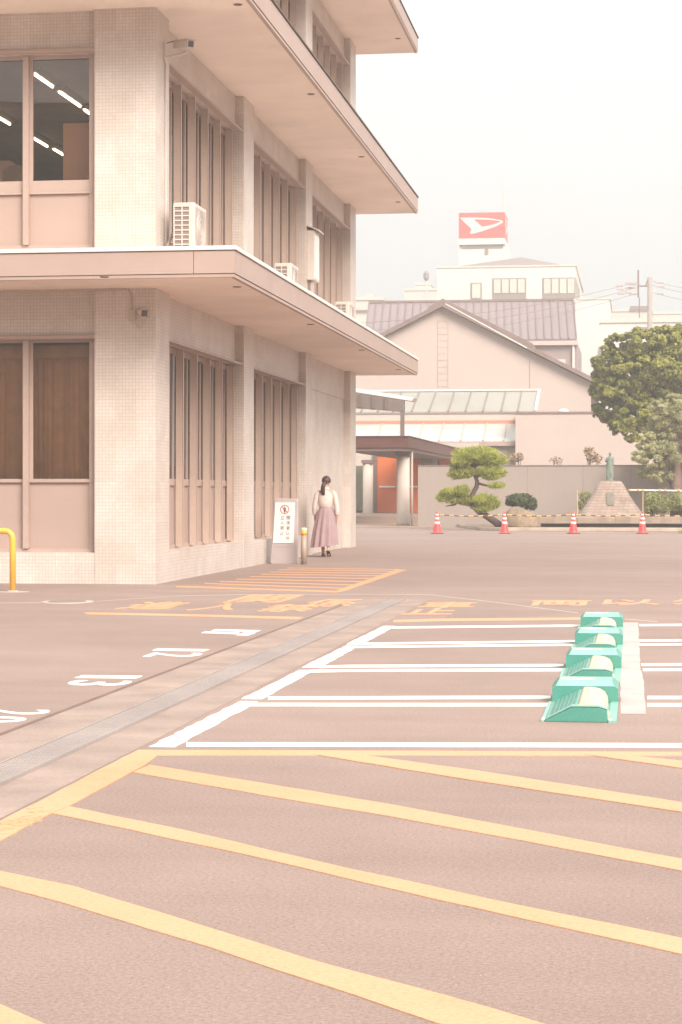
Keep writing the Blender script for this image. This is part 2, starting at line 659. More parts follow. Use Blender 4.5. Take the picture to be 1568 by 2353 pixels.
def ragged(pts, step=.18, amp=.006):
    """outline with slightly uneven edges, as hand-laid road paint has"""
    r = []
    n = len(pts)
    for i in range(n):
        a, b = Vector(pts[i]), Vector(pts[(i + 1) % n])
        L = (b - a).length
        k = max(1, min(160, int(L / step)))
        for j, p in enumerate(sub(a, b, k)):
            r.append(p + (Vector((random.uniform(-amp, amp), random.uniform(-amp, amp), 0)) if j else Vector((0, 0, 0))))
    return r


# ------------------------------------------------------------------ ground
mb = MB()
mb.box(-440, 440, -440, 440, -.6, 0)
structure(mb.done('asphalt_ground', M['asphalt']))

Z1, Z2, Z3 = .0015, .003, .0045
mb = MB()                                                     # concrete drain strip with its steel grating
mb.poly([(3.33, -30, Z1), (4.165, -30, Z1), (4.17, -3.6, Z1), (3.33, -3.6, Z1)])
structure(mb.done('drain_channel', M['concrete']))
mb = MB()
mb.poly([(3.29, -30, Z2), (3.33, -30, Z2), (3.33, -3.7, Z2), (3.30, -3.7, Z2)])
structure(mb.done('asphalt_seam', plain('seam_dirt', lin(170, 138, 124, .48), .9, .2)))
mb = MB()
for k in range(9):
    x = 3.705 + k * .0195
    mb.box(x, x + .0125, -30, -3.7, -.002, .0135)
mb.cur = 1
mb.box(3.688, 3.699, -30, -3.7, -.002, .017)
mb.box(3.885, 3.896, -30, -3.7, -.002, .017)
mb.cur = 2
mb.poly([(3.69, -30, .0105), (3.895, -30, .0105), (3.895, -3.7, .0105), (3.69, -3.7, .0105)])
mb.cur = 0
y = -29.9
while y < -3.8:
    mb.box(3.70, 3.885, y, y + .012, -.002, .014)
    y += .1
gm = plain('galvanised_steel', lin(206, 190, 184, .56), .6, .15, 1.2, 30)
gb = plain('drain_shadow', lin(200, 182, 176, .56), .8, .15)
structure(mb.done('drain_grate', [gm, gm, gb]))

mb = MB()                                                     # pale seam running across the yard
for pts in ([(0, 1386), (100, 1385), (175, 1385), (400, 1370), (560, 1366.5), (800, 1365.5), (985, 1366.5), (1130, 1383), (1330, 1409)],
            [(1436, 1423), (1475, 1426), (1512, 1429)]):
    ps = [G(*p) for p in pts]
    wd = .05
    for a, b in zip(ps[:-1], ps[1:]):
        mb.poly([a + Vector((0, -wd, Z1)), b + Vector((0, -wd, Z1)), b + Vector((0, wd, Z1)), a + Vector((0, wd, Z1))])
structure(mb.done('ground_seam', M['seam']))
mb = MB()                                                     # ring and lid of the manhole
c = G(155, 1383.8)
mb.lathe((c.x, c.y, -.02), [(.30, 0), (.30, .028), (.0, .028)], 28, 1, 1.25)
mb.cur = 1
mb.lathe((c.x, c.y, -.02), [(.215, 0), (.215, .034), (.0, .034)], 28, 1, 1.25)
tag(mb.done('manhole_cover', [M['seam'], M['iron']], loc=(c.x, c.y, 0)), 'round iron manhole cover with a pale ring, set in the asphalt before the corner pillar', 'manhole cover')

mb = MB()                                                     # smooth strip beside the lock units
mb.poly(ragged([G(1427, 1641, 0) + Vector((0, 0, Z1)), G(1485, 1641) + Vector((0, 0, Z1)), G(1481, 1570) + Vector((0, 0, Z1)),
                G(1473, 1540) + Vector((0, 0, Z1)), G(1467, 1431) + Vector((0, 0, Z1)), G(1425, 1431) + Vector((0, 0, Z1))], .2, .004))
structure(mb.done('concrete_strip', M['patch']))

# white stall outlines
mb = MB()
SX0, SX1 = 4.205, 4.335
edges = [(-18.14, -15.85), (-15.70, -13.60), (-13.36, -11.20), (-11.03, -8.60)]


for k, (ya, yb) in enumerate(edges):                            # a wide bar closes each stall on the drain side
    mb.sheet(ragged([(SX0, ya, Z2), (SX1 - .001, ya, Z2), (SX1 - .001, yb, Z2), (SX0 + .02, yb, Z2)], .12, .008))
for th, ptl, ptr in ((4.4, [(428, 1711.5), (900, 1712), (1568, 1714), (1750, 1715)], None),
                     (3.3, [(566, 1619.8), (1266, 1620.2)], [(1488, 1620.3), (1750, 1620.3)]),
                     (3.2, [(616, 1605), (1266, 1603)], [(1488, 1603.6), (1750, 1603.6)]),
                     (2.6, [(712, 1543), (804, 1541.4), (1296, 1539.9)], [(1478, 1539.5), (1750, 1539)]),
                     (2.5, [(734, 1533), (804, 1531.3), (1296, 1529.2)], [(1474, 1528), (1750, 1526.5)]),
                     (2.0, [(812, 1487.2), (1322, 1482)], [(1470, 1481.6), (1750, 1480.5)]),
                     (2.0, [(826, 1479.6), (1322, 1474)], [(1470, 1472.6), (1750, 1470.5)]),
                     (2.0, [(889, 1442.4), (1335, 1438)], [(1470, 1437), (1750, 1435)])):
    for pt in (ptl, ptr):
        if pt:
            mb.sheet(ragged([G(px, py + th) + Vector((0, 0, Z2 + .0004)) for px, py in pt] + [G(px, py - th) + Vector((0, 0, Z2 + .0004)) for px, py in reversed(pt)], .2, .005))
structure(mb.done('stall_marking', M['white_paint']))

# yellow hatching in the foreground
mb = MB()


def gpoly(pts, z, amp=.004):
    mb.sheet(ragged([G(px, py) + Vector((0, 0, z)) for px, py in pts], .15, amp))


gpoly([(318, 1724.5), (800, 1726), (1568, 1729), (1700, 1730), (1700, 1738), (1440, 1738), (800, 1737), (362, 1737)], Z2)
gpoly([(318, 1724.5), (362, 1737.5), (330, 1762), (302, 1776), (158, 1855), (118, 1871), (0, 1935), (-120, 2000), (-120, 1952), (0, 1890)], Z3)
gpoly([(830, 1736), (1100, 1773), (1568, 1846), (1750, 1876), (1750, 1899), (1568, 1868), (1100, 1797), (720, 1735)], Z3)
gpoly([(1440, 1737), (1568, 1750), (1750, 1768), (1750, 1790), (1568, 1767), (1345, 1735)], Z3)
gpoly([(345, 1759), (600, 1800), (900, 1850), (1200, 1906), (1500, 1963), (1700, 1998), (1700, 2030), (1568, 2003), (1200, 1933), (900, 1878), (600, 1828), (305, 1776)], Z2)
gpoly([(150, 1853), (420, 1908), (740, 1983), (1150, 2073), (1568, 2158), (1750, 2196), (1750, 2236), (1568, 2195), (1000, 2068), (620, 1978), (300, 1908), (112, 1869)], Z2)
gpoly([(-140, 1972), (0, 2003), (170, 2038), (400, 2108), (700, 2203), (1000, 2283), (1240, 2352), (1500, 2428), (1330, 2440), (1000, 2352), (480, 2178), (150, 2078), (0, 2038), (-140, 2004)], Z2)
gpoly([(-140, 2262), (0, 2310), (95, 2352), (200, 2398), (-140, 2398)], Z2)
structure(mb.done('hatched_marking', M['yellow']))
mb = MB()                                                       # the older orange coat showing through where wheels cross
for k in range(26):
    px = random.uniform(-5, 80)
    py = 1890 - px * .52 + random.uniform(9, 34)
    q = G(px, py)
    L_, wd_ = random.uniform(.02, .06), random.uniform(.004, .012)
    zk = Z3 + .001 + k * .00008
    mb.sheet([q + Vector((0, 0, zk)), q + Vector((L_, .06, zk)), q + Vector((L_, .06 + wd_, zk)), q + Vector((-.02, wd_ * 2, zk))])
structure(mb.done('worn_paint', M['orange']))
mb = MB()                                                       # slotted cover set in the asphalt
for k in range(9):
    a, b = G(1026 + k * 13, 1419.5), G(1034 + k * 13, 1413.5)
    mb.sheet([Vector((a.x, a.y, Z1)), Vector((a.x + .035, a.y, Z1)), Vector((b.x + .035, b.y, Z1)), Vector((b.x, b.y, Z1))])
a = G(1085, 1417)
tag(mb.done('drain_cover', plain('cover_slots', lin(196, 170, 162, .42), .8, .1), loc=(a.x, a.y, 0)), 'faint slotted drain cover beside the yellow characters, above the yellow line', 'drain cover')

# orange hatching at the foot of the building
mb = MB()
gpoly([(768, 1362), (795, 1358), (934, 1310), (912, 1309), (778, 1356)], Z3)
gpoly([(405, 1347), (430, 1347), (600, 1353), (780, 1358.6), (774, 1362), (600, 1356), (405, 1350)], Z2)
for (x0, y0, x1, y1, th) in ((470, 1341, 806, 1353, 1.6), (505, 1336.5, 826, 1345, 1.5), (545, 1331, 846, 1337, 1.4),
                             (575, 1325, 864, 1330, 1.3), (600, 1319.5, 880, 1323.5, 1.2), (620, 1314.5, 893, 1318, 1.1),
                             (640, 1309.5, 905, 1313, 1.0), (660, 1305.5, 921, 1309, .9)):
    gpoly([(x0, y0 - th * .7), (x1, y1 - th * .7), (x1, y1 + th * .7), (x0, y0 + th * .7)], Z2, .006)
structure(mb.done('wall_side_hatching', M['orange']))

# yellow lettering: cars of staff only beyond here
mb = MB()
for ci, (ch, pl, pr, yb, yt) in enumerate((('進', 262, 385, 1399.5, 1383), ('入', 425, 527, 1403, 1385), ('禁', 585, 702, 1405.5, 1389), ('止', 925, 1035, 1411.8, 1398),
                           ('関', 512, 641, 1385, 1367.5), ('係', 682, 798, 1394, 1377), ('車', 958, 1082, 1396.5, 1384),
                           ('両', 1216, 1352, 1391.5, 1380.5), ('以', 1380, 1514, 1390, 1378.5), ('外', 1545, 1682, 1389, 1377.5))):
    a, b, t = G(pl, yb), G(pr, yb), G(pl, yt)
    dy = t.y - a.y
    for k, du in enumerate((-.022, 0, .022)):                   # laid in three passes, so the strokes come out broad
        fit_glyph(mb, ch, lambda u, v, a=a, b=b, dy=dy, du=du, k=k, ci=ci: (a.x + (b.x - a.x) * (u + du), a.y + (b.y - a.y) * u + dy * (v + du * .6), Z3 + k * .0004 + ci * .00003), .0, .0065)
gpoly([(192, 1408.5), (205, 1407.5), (450, 1412.5), (697, 1418.5), (685, 1423.5), (450, 1416.8), (200, 1412)], Z2)
gpoly([(905, 1425), (1000, 1422.5), (1334, 1419.5), (1334, 1424.5), (1000, 1427.5), (903, 1430)], Z2)
structure(mb.done('yard_lettering', M['yellow']))

# white stall numbers, read from the left
mb = MB()


def bar(px0, py0, px1, py1, th):
    a, b = G(px0, py0), G(px1, py1)
    mb.sheet(ragged([(a.x, a.y - th, Z2), (b.x, b.y - th, Z2), (b.x, b.y + th, Z2), (a.x, a.y + th, Z2)], .1, .008))


bar(491, 1448, 595, 1450.8, .10)
bar(468, 1453.2, 547, 1456, .10)
bar(552, 1457, 580, 1457.6, .18)
bar(357, 1493, 476, 1494.8, .10)
bar(180, 1555, 320, 1556.8, .10)
for ch, (pl, pr, yn, yf) in (('2', (328, 452, 1509, 1499.6)), ('3', (141, 286, 1574.3, 1563.3)), ('2', (-45, 100, 1641.5, 1630)), ('0', (-100, 48, 1659, 1646))):
    a, b, f = G(pl, yn), G(pr, yn), G(pl, yf)
    dy = f.y - a.y
    # top of the digit towards +x, its right side towards the camera
    fit_glyph(mb, ch, lambda u, v, a=a, b=b, dy=dy: (a.x + (b.x - a.x) * v, a.y + dy * (1 - u), Z2), .004, .005)
structure(mb.done('stall_number', M['white_paint']))
mb = MB()
c = G(29, 1360)
for dx, dy, r in ((0, 0, .22), (-.35, -.2, .16), (-.42, .25, .12)):
    mb.lathe((c.x + dx, c.y + dy, 0), [(r, 0), (r, Z2), (0, Z2)], 14, 1, .8)
structure(mb.done('concrete_footing', M['seam']))

# hills behind the camera, mirrored in the window panes
mb = MB()
mb.smooth = True
n = 90
rings = [[], [], []]
for i in range(n):
    x = -420 + 840 * i / (n - 1)
    h = 41 + 4 * math.sin(x * .021) + 2.5 * math.sin(x * .09 + 1) + random.uniform(-1.6, 1.6)
    rings[0].append((x, -120, 0))
    rings[1].append((x, -165, h))
    rings[2].append((x, -300, 4))
mb.ring(rings, False, False)
structure(mb.done('hills', M['hill']))

# ------------------------------------------------------------------ the office building
ob_root = thing('office_building', 'pale tiled three-storey office building with deep eaves and bronze vertical fins', 'building', (0, 0, 0))
YE = 20.78
PIL = [(0, .84), (6.55, 7.48), (13.25, 14.1), (19.85, YE)]
FL = [(0.0, 4.105), (4.515, 8.0), (8.41, 11.86)]                # clear height of each storey, slab to slab
for i, (a, b) in enumerate(PIL):
    mb = MB()
    mb.box(-.87 if i == 0 else -.7, 0, a, b, 0, 11.9)
    mb.done('pillar', M['tile'], ob_root)
mb = MB()
mb.box(-6.9, -6.0, .0, .85, 0, 11.9)
mb.done('pillar', M['tile'], ob_root)

for fz0, fz1 in FL:
    zh = fz0 + (3.45 if fz0 == 0 else 2.90 if fz0 < 5 else 2.82)
    for a, b in zip(PIL[:-1], PIL[1:]):
        mb = MB()
        mb.box(-.5, -.14, a[1] + .002, b[0] - .002, zh, fz1 + .02)
        mb.done('lintel_wall', M['tile'], ob_root)
    mb = MB()
    mb.box(-6.0, -.872, .12, .5, zh, fz1 + .02)
    mb.done('lintel_wall', M['tile'], ob_root)
mb = MB()
for a, b in zip(PIL[:-1], PIL[1:]):
    if a[0] < 13:
        mb.box(-.6, -.012, a[1] + .001, b[0] - .001, 0, .437)
mb.box(-6.0, -.871, .010, .5, 0, .437)
mb.done('plinth_wall', M['tile'], ob_root)
mb = MB()                                                      # blind bay at the far end of the ground floor
mb.box(-.5, -.16, 14.1, 19.85, 0, 3.448)
mb.done('blind_wall', M['tile'], ob_root)
mb = MB()                                                      # back and left enclosure, floors inside
mb.box(-12, -6.9, .3, YE, 0, 11.9)
mb.box(-6.9, -.5, YE - .4, YE - .02, 0, 11.9)
mb.done('outer_wall', M['tile'], ob_root)


def slab(name, z0, z1, thick_cap, cap_mat, y_end, vents):
    X1, Y0 = 1.38, -1.365
    mb = MB()
    mb.box(-12, X1 - .05, Y0 + .05, y_end - .05, z0 + .004, z1 - .03)
    s = mb.done(name, M['soffit'], ob_root)
    mb = MB()                                                  # fascia boards with open joints
    zb, zt = z0 + .05, z1 - thick_cap - .012
    xs = [-12, -8.6, -5.3, -2.2, .829, X1]
    for a, b in zip(xs[:-1], xs[1:]):
        mb.box(a + .004, b - .004, Y0, Y0 + .045, zb, zt)
    ys = [Y0 + .046]
    while ys[-1] < y_end - .3:
        ys.append(min(ys[-1] + (.42 if len(ys) == 1 else 2.35), y_end))
    for a, b in zip(ys[:-1], ys[1:]):
        mb.box(X1 - .045, X1 - .001, a + .003, b - .003, zb, zt)
    mb.box(-12, X1, y_end - .04, y_end, zb, zt)
    mb.done('fascia', M['fascia'], s)
    mb = MB()
    mb.box(-12, X1 - .012, Y0 + .012, Y0 + .07, z0, zb - .010)
    mb.box(X1 - .07, X1 - .012, Y0 + .07, y_end - .02, z0, zb - .010)
    mb.done('drip_edge', M['fascia'], s)
    mb = MB()
    mb.box(-12, X1 + .022, Y0 - .022, Y0 + .2, z1 - thick_cap, z1)
    mb.box(X1 - .2, X1 + .022, Y0 + .2, y_end + .02, z1 - thick_cap, z1)
    mb.done('coping', cap_mat, s, bevel=.006)
    for x, y in vents:
        mb = MB()
        mb.lathe((x, y, z0 - .004), [(.0, 0), (.06, 0), (.065, .012)], 14)
        mb.done('soffit_vent', M['dark_joint'], s)
    return s


def vp(px, py, z):
    k = FX * (z - CAM.z) / (HY - py)
    p = P(px, py, k)
    return p.x, p.y


slab('canopy', 4.105, 4.515, .055, M['coping'], 21.75, [vp(*p, 4.1) for p in ((240, 637.5), (545, 660), (714, 746), (831, 805), (916, 850))])
slab('canopy', 8.0, 8.41, .03, M['dark_joint'], 21.75, [vp(*p, 8.0) for p in ((547, 10), (715, 216), (831, 360), (915, 464))])
slab('roof', 11.86, 12.25, .03, M['dark_joint'], 21.75, [vp(*p, 11.86) for p in ((915, 88),)])


def side_window(y0, y1, z0, z1, zt, zs, off, shade):
    """bronze window wall behind fins; zt = top of the low panels, zs = top of the sills"""
    mb = MB()
    xg = -.33
    mb.box(xg - .05, xg + .05, y0, y1, z1 - .09, z1)
    mb.box(xg - .05, xg + .06, y0, y1, z0, z0 + .06)
    mb.box(xg - .05, xg + .05, y0, y1, zt - .05, zt + .05)
    ys = [y0 + off + k * .985 for k in range(6) if y0 + off + k * .985 < y1 - .05]
    cuts = sorted([y0 + .03] + ys + [y - .48 for y in ys if y - .48 > y0 + .1] + [y1 - .03])
    for y in cuts:
        mb.box(xg - .03, xg + .03, y - .022, y + .022, z0 + .06, z1 - .09)
    wd = mb.done('window', M['frame'], ob_root)
    mb = MB()
    mb.box(xg + .0, xg + .02, y0, y1, z0 + .06, zt - .05)
    mb.done('low_panel', M['panel'], wd)
    mb = MB()
    mb.box(xg - .006, xg + .006, y0, y1, zt + .05, z1 - .09)
    mb.done('glass_pane', M['glass'], wd)
    for y in ys:
        mb = MB()
        mb.box(-.262, -.160, y - .02, y + .02, z0 + .03, z1 - .02)
        mb.cur = 1
        mb.box(-.160, -.146, y - .024, y + .024, z0 + .03, z1 - .02)
        mb.done('fin', [M['fin'], M['panel']], wd)
    mb = MB()
    mb.box(-.145, -.02, y0 - .02, y1 + .16, z1 + .0, z1 + .032)
    mb.done('head_strip', M['frame'], wd)
    mb = MB()
    mb.box(-.7, -.66, y0, y1, zt, z1)
    mb.done('blind', shade, wd)


bl_dark = plain('dark_blind', (.36, .25, .19), .8, .3, 2.2, 8)
bl_mid = plain('beige_blind', (.55, .42, .34), .8, .12, 2, 8)
for k, (a, b) in enumerate(zip(PIL[:-1], PIL[1:])):
    y0, y1 = a[1] + .002, b[0] - .002
    if k < 2:
        side_window(y0, y1, .437, 3.44, 1.43, .5, .64, bl_dark)
    side_window(y0, y1, 4.52, 7.40, 5.05, 4.6, .485, bl_mid)
    side_window(y0, y1, 8.42, 11.22, 9.4, 8.5, .485, bl_mid)


def front_window(z0, zp, zg0, zg1, zh):
    xs = [-.90] + [-1.895 - k * 1.0 for k in range(5)]
    mb = MB()
    yf = .17
    mb.box(-6.0, -.872, yf, yf + .08, zg1, zh)                  # head
    mb.box(-6.0, -.872, yf - .02, yf + .06, z0, z0 + .05)       # sill
    mb.box(-6.0, -.872, yf + .01, yf + .07, zp, zg0)            # transom
    mb.box(-6.0, -.872, yf - .012, yf + .009, zp - .004, zp + .03)
    mb.box(-.99, -.872, yf - .004, yf + .075, z0 + .05, zg1)    # right jamb
    for x in xs[1:]:
        mb.box(x - .041, x + .041, yf - .06, yf + .09, z0 + .052, zg1 + .035)
        mb.box(x + .041, x + .085, yf + .02, yf + .07, zg0, zg1)
    wd = mb.done('window', M['frame'], ob_root)
    for a, b in zip(xs[:-1], xs[1:]):
        mb = MB()
        mb.box(b + .042, a - .09 if a == -.90 else a - .042, yf + .03, yf + .05, z0 + .05, zp - .004)
        mb.done('low_panel', M['panel'], wd)
        mb = MB()
        mb.box(b + .086, a - .091 if a == -.90 else a - .042, yf + .036, yf + .044, zg0, zg1)
        mb.done('glass_pane', M['glass'], wd)
    mb = MB()
    mb.tube([(-6.0, .06, zh + .02), (-.86, .06, zh + .02)], .035, 10)
    mb.box(-6.0, -.872, .06, .16, zh - .01, zh + .0)
    mb.done('head_strip', M['frame'], wd)
    return wd


w1 = front_window(.437, 1.42, 1.466, 3.38, 3.43)
w2 = front_window(4.70, 5.47, 5.657, 7.36, 7.44)
mb = MB()                                                       # brown curtain: folds, a pleat heading
mb.smooth = True
r0, r1 = [], []
n = 260
for i in range(n):
    x = -6.0 + (5.1) * i / (n - 1)
    ph = x * 40 + 3.1 * math.sin(x * 4.3) + 1.9 * math.sin(x * 11.7 + 2)
    yy = .46 + (.05 + .02 * math.sin(x * 7.1)) * (abs(math.sin(ph / 2)) * 2 - 1) + .02 * math.sin(x * 23)
    r0.append((x + .02 * math.sin(x * 9), yy, 1.3))
    r1.append((x, yy * .35 + .44 * .65, 3.28))
mb.ring([r0, r1], False, False)
mb.smooth = False
mb.box(-6.0, -.88, .40, .47, 3.18, 3.36)
mb.done('curtain', M['curtain'], w1)
mb = MB()                                                       # rooms behind the panes
mb.box(-6.88, -.9, 6.2, 6.3, .0, 4.1)
mb.box(-6.88, -.9, 14.0, 14.1, 4.52, 7.9)
mb.box(-6.88, -6.80, .6, 14, 4.52, 7.9)
mb.box(-.92, -.80, .9, YE - .5, 4.52, 7.99)
mb.box(-.92, -.80, .9, YE - .5, 8.42, 11.8)
mb.box(-.92, -.80, .9, YE - .5, 0, 4.1)
mb.done('interior_wall', M['interior'], ob_root)
mb = MB()
y = .52
while y < 13.9:
    mb.box(-6.8, -.93, y, y + .285, 7.47, 7.5)
    y += .3
mb.done('ceiling', M['ceiling_board'], ob_root)

# lamps and a cabinet inside the upper room
lamps = [((68, 166), (128, 199), 'long lit ceiling lamp behind the upper window, nearest to the glass'),
         ((133, 209), (187, 244), 'second lit ceiling lamp from the glass in the upper row of lamps'),
         ((191, 250), (235, 279), 'lit ceiling lamp cut off by the right jamb of the upper window'),
         ((-42, 244), (20, 285), 'lit ceiling lamp behind the left sash of the upper window'),
         ((68, 313), (112, 336), 'lit ceiling lamp in the lower row, left of the tan cabinet'),
         ((120, 341), (165, 365), 'lit ceiling lamp half hidden behind the top of the tan cabinet')]
for (a, b, lab) in lamps:
    p = Vector((*vp(*a, 7.40), 7.40))
    q = Vector((*vp(*b, 7.40), 7.40))
    x, y0, y1 = (p.x + q.x) / 2, p.y, q.y
    y1 = max(y1, y0 + .9)
    t = thing('ceiling_lamp', lab, 'ceiling lamp', (x, y0, 7.40), 'lit lamps on the upstairs ceiling')
    mb = MB()
    mb.prism([(x - .12, y0, 7.468), (x - .045, y0, 7.41), (x + .045, y0, 7.41), (x + .12, y0, 7.468)], (0, y1 - y0, 0))
    mb.done('reflector', M['pane_pale'], t)
    mb = MB()
    mb.smooth = True
    mb.tube([(x, y0 + .03, 7.392), (x, y1 - .03, 7.392)], .018, 10)
    mb.done('lamp_tube', M['tube'], t)
t = thing('cabinet', 'tan cupboard standing just behind the upper window by its right jamb', 'cabinet', (-1.1, .9, 4.52))
x0, _ = PF(145, 300, .85)
zt_ = PF(170, 282, .85)[1]
mb = MB()
mb.box(x0, x0 + .9, .85, 1.3, 4.55, zt_)
mb.done('cabinet_body', M['cabinet'], t)
mb = MB()
mb.box(x0 + .02, x0 + .44, .835, .849, 4.6, zt_ - .02)
mb.box(x0 + .45, x0 + .88, .835, .849, 4.6, zt_ - .02)
mb.done('cabinet_door', M['cabinet'], t)

for (pxa, pya, rz, lab) in ((8, 366, .25, 'pinkish chair back behind the left sash of the upper window'), (36, 380, -.3, 'darker chair back beside the pinkish one in the upper window')):
    xx, zz = PF(pxa, pya, 1.3)
    t = thing('office_chair', lab, 'chair', (xx, 1.3, 4.52), 'chairs in the upstairs room')
    cm = plain('chair_cloth', (.62, .47, .40) if pxa < 20 else (.42, .31, .26), .8, .1)
    mb = MB()
    mb.prism([(xx - .24, 1.3, zz - .62), (xx + .24, 1.3, zz - .62), (xx + .15, 1.3 + rz * .3, zz - .04), (xx + .06, 1.3 + rz * .3, zz), (xx - .12, 1.3, zz - .01), (xx - .2, 1.3, zz - .06)], (0, .06, 0))
    mb.done('backrest', cm, t, bevel=.03, seg=3)
    mb = MB()
    mb.box(xx - .24, xx + .24, 1.36, 1.84, 4.52 + .42, 4.52 + .50)
    mb.done('seat', cm, t, bevel=.02)
    mb = MB()
    mb.tube([(xx, 1.6, 4.52), (xx, 1.6, 4.94)], .03, 8)
    mb.tube([(xx, 1.37, zz - .6), (xx, 1.45, 4.94)], .025, 8)
    for k in range(5):
        a = k * 2 * math.pi / 5
        mb.tube([(xx, 1.6, 4.6), (xx + .28 * math.cos(a), 1.6 + .28 * math.sin(a), 4.55)], .018, 6)
    mb.done('leg', M['steel'], t)

# ------------------------------------------------------------------ things fixed to the building
def ac_unit(x, y, z, label):
    t = thing('air_conditioner', label, 'air conditioner', (x, y, z), 'air conditioners on the first canopy')
    L, D, Hh = .80, .31, .70
    z0 = z + .12
    mb = MB()
    mb.box(x, x + D, y, y + L, z0, z0 + Hh)
    mb.done('casing', M['white_plastic'], t, bevel=.018)
    mb = MB()                                                   # end grille towards the camera
    mb.box(x + .018, x + .235, y - .008, y - .001, z0 + .05, z0 + Hh - .05)
    g = mb.done('end_grille', M['dark_grille'], t)
    mb = MB()
    for k in range(10):
        zz = z0 + .045 + k * (Hh - .1) / 9
        mb.box(x + .012, x + .24, y - .022, y - .004, zz - .008, zz + .008)
    for xx in (x + .012, x + .125, x + .232):
        mb.box(xx, xx + .016, y - .024, y - .003, z0 + .045, z0 + Hh - .045)
    mb.done('grille_bars', M['white_plastic'], g)
    mb = MB()                                                   # fan side
    mb.box(x + D + .001, x + D + .012, y + .06, y + L - .1, z0 + .06, z0 + Hh - .06)
    f = mb.done('fan_grille', M['grey_plastic'], t)
    mb = MB()
    for r in (.08, .15, .22, .27):
        pts = [(x + D + .016, y + .34 + r * math.cos(a), z0 + .35 + r * math.sin(a)) for a in np.linspace(0, 2 * math.pi, 25)]
        mb.tube(pts, .005, 5, False)
    mb.done('fan_guard', M['white_plastic'], f)
    for yy in (y + .1, y + L - .2):
        mb = MB()
        mb.box(x - .03, x + D + .03, yy, yy + .1, z, z0 - .001)
        mb.done('foot', M['grey_plastic'], t)
    mb = MB()
    mb.tube([(x - .001, y + .25, z0 + .3), (x - .06, y + .25, z0 + .3), (x - .09, y + .2, z0 + .2), (x - .1, y + .1, z0 + .1), (x - .12, y + .15, z + .02)], .022, 8)
    mb.done('hose', M['grey_plastic'], t)
    return t


ac_unit(.17, .33, 4.515, 'white air conditioner with a slatted end, on the canopy ledge beside the corner pillar')
ac_unit(.25, 8.1, 4.515, 'white air conditioner showing its top above the canopy edge, in front of the middle bay')
ac_unit(.25, 15.6, 4.515, 'farthest white air conditioner, only its top corner above the canopy edge')

t = thing('meter_box', 'tall white cabinet with a sloping hood fixed high on the third pillar', 'cabinet', (0, 13.4, 5.5))
mb = MB()
mb.box(.002, .15, 13.38, 14.05, 5.58, 6.58)
mb.done('box_body', M['white_plastic'], t, bevel=.008)
mb = MB()
mb.prism([(.0, 13.33, 6.66), (.0, 14.12, 6.66), (.24, 14.12, 6.57), (.24, 13.33, 6.57)], (0, 0, .022))
mb.done('hood', M['white_plastic'], t)
mb = MB()
for yy in (13.5, 13.58, 13.66):
    mb.tube([(.07, yy, 5.58), (.07, yy, 4.53)], .03, 8)
mb.done('conduit', M['grey_plastic'], t)
mb = MB()
mb.box(.151, .158, 13.42, 14.0, 5.62, 6.5)
mb.done('box_door', M['coping'], t)

# upper camera: arm on the side of the corner pillar
t = thing('security_camera', 'boxy white security camera on an arm above the upstairs side window', 'security camera', (0, .55, 7.45))
a = Vector((.0, .55, 7.42))
mb = MB()
mb.box(.0, .03, .45, .65, 7.35, 7.62)
mb.done('wall_plate', M['white_plastic'], t)
mb = MB()
mb.tube([(.03, .55, 7.42), (.25, .56, 7.46), (.33, .52, 7.49)], .022, 8)
mb.tube([(.03, .55, 7.40), (.012, .56, 7.35), (.012, .57, 4.6)], .012, 6)
mb.done('arm', M['white_plastic'], t)
bd = Vector((.62, -.62, -.10)).normalized()
bx = bd.cross(Vector((0, 0, 1))).normalized()
bz = bx.cross(bd)
c0 = Vector((.30, .42, 7.56))
mb = MB()
mb.obox(c0, bd * .19, bx * .06, bz * .055)
cb2 = mb.done('camera_body', M['white_plastic'], t, bevel=.008)
mb = MB()
mb.obox(c0 + bd * .02 + bz * .062, bd * .20, bx * .072, bz * .006)
mb.done('sun_shield', M['white_plastic'], cb2)
mb = MB()
mb.obox(c0 + bd * .193, bd * .004, bx * .042, bz * .04)
mb.done('lens_window', M['lens'], cb2)
mb = MB()
mb.tube([c0 - bd * .19, (.12, .62, 7.66), (.03, .56, 7.62)], .008, 6)
mb.done('cable', M['rubber'], t)

# lower camera on the front of the corner pillar
def F1(px, py, y=0.0):
    x, z = PF(px, py, y)
    return Vector((x, y, z))


c0 = F1(332, 722, -.10)
t = thing('security_camera', 'round white security camera with a dark eye on the front of the corner pillar', 'security camera', (c0.x, 0, c0.z))
mb = MB()
mb.smooth = True
ctr = F1(331, 720)
rings = []
for r, yy in ((.0, -.002), (.075, -.003), (.075, -.03), (.06, -.05), (.05, -.06), (0, -.062)):
    rings.append([(ctr.x + r * math.cos(a), yy, ctr.z + r * math.sin(a)) for a in np.linspace(0, 2 * math.pi, 19)[:-1]])
mb.ring(rings)
mb.done('wall_mount', M['white_plastic'], t)
bd = Vector((.55, -.8, -.22)).normalized()
bx = bd.cross(Vector((0, 0, 1))).normalized()
bz = bx.cross(bd)
c1 = Vector((ctr.x, -.13, ctr.z + .005))
mb = MB()
mb.smooth = True
mb.tube([c1 - bd * .09, c1 - bd * .085, c1 + bd * .1], [.03, .052, .052], 14)
cb3 = mb.done('camera_body', M['white_plastic'], t)
mb = MB()
mb.obox(c1 + bd * .108, bd * .012, bx * .044, bz * .044)
mb.done('lens_window', M['lens'], cb3, bevel=.01)
mb = MB()
pts = [F1(*q, -.02) for q in ((331, 733), (329, 745), (322, 752), (314, 750), (310, 742), (308, 735))]
mb.tube(pts, .008, 6)
mb.done('cable', M['white_plastic'], t)
p = F1(305, 724)
t = thing('junction_box', 'small cream junction box with a conduit to the soffit, beside the round security camera', 'junction box', (p.x, 0, p.z))
mb = MB()
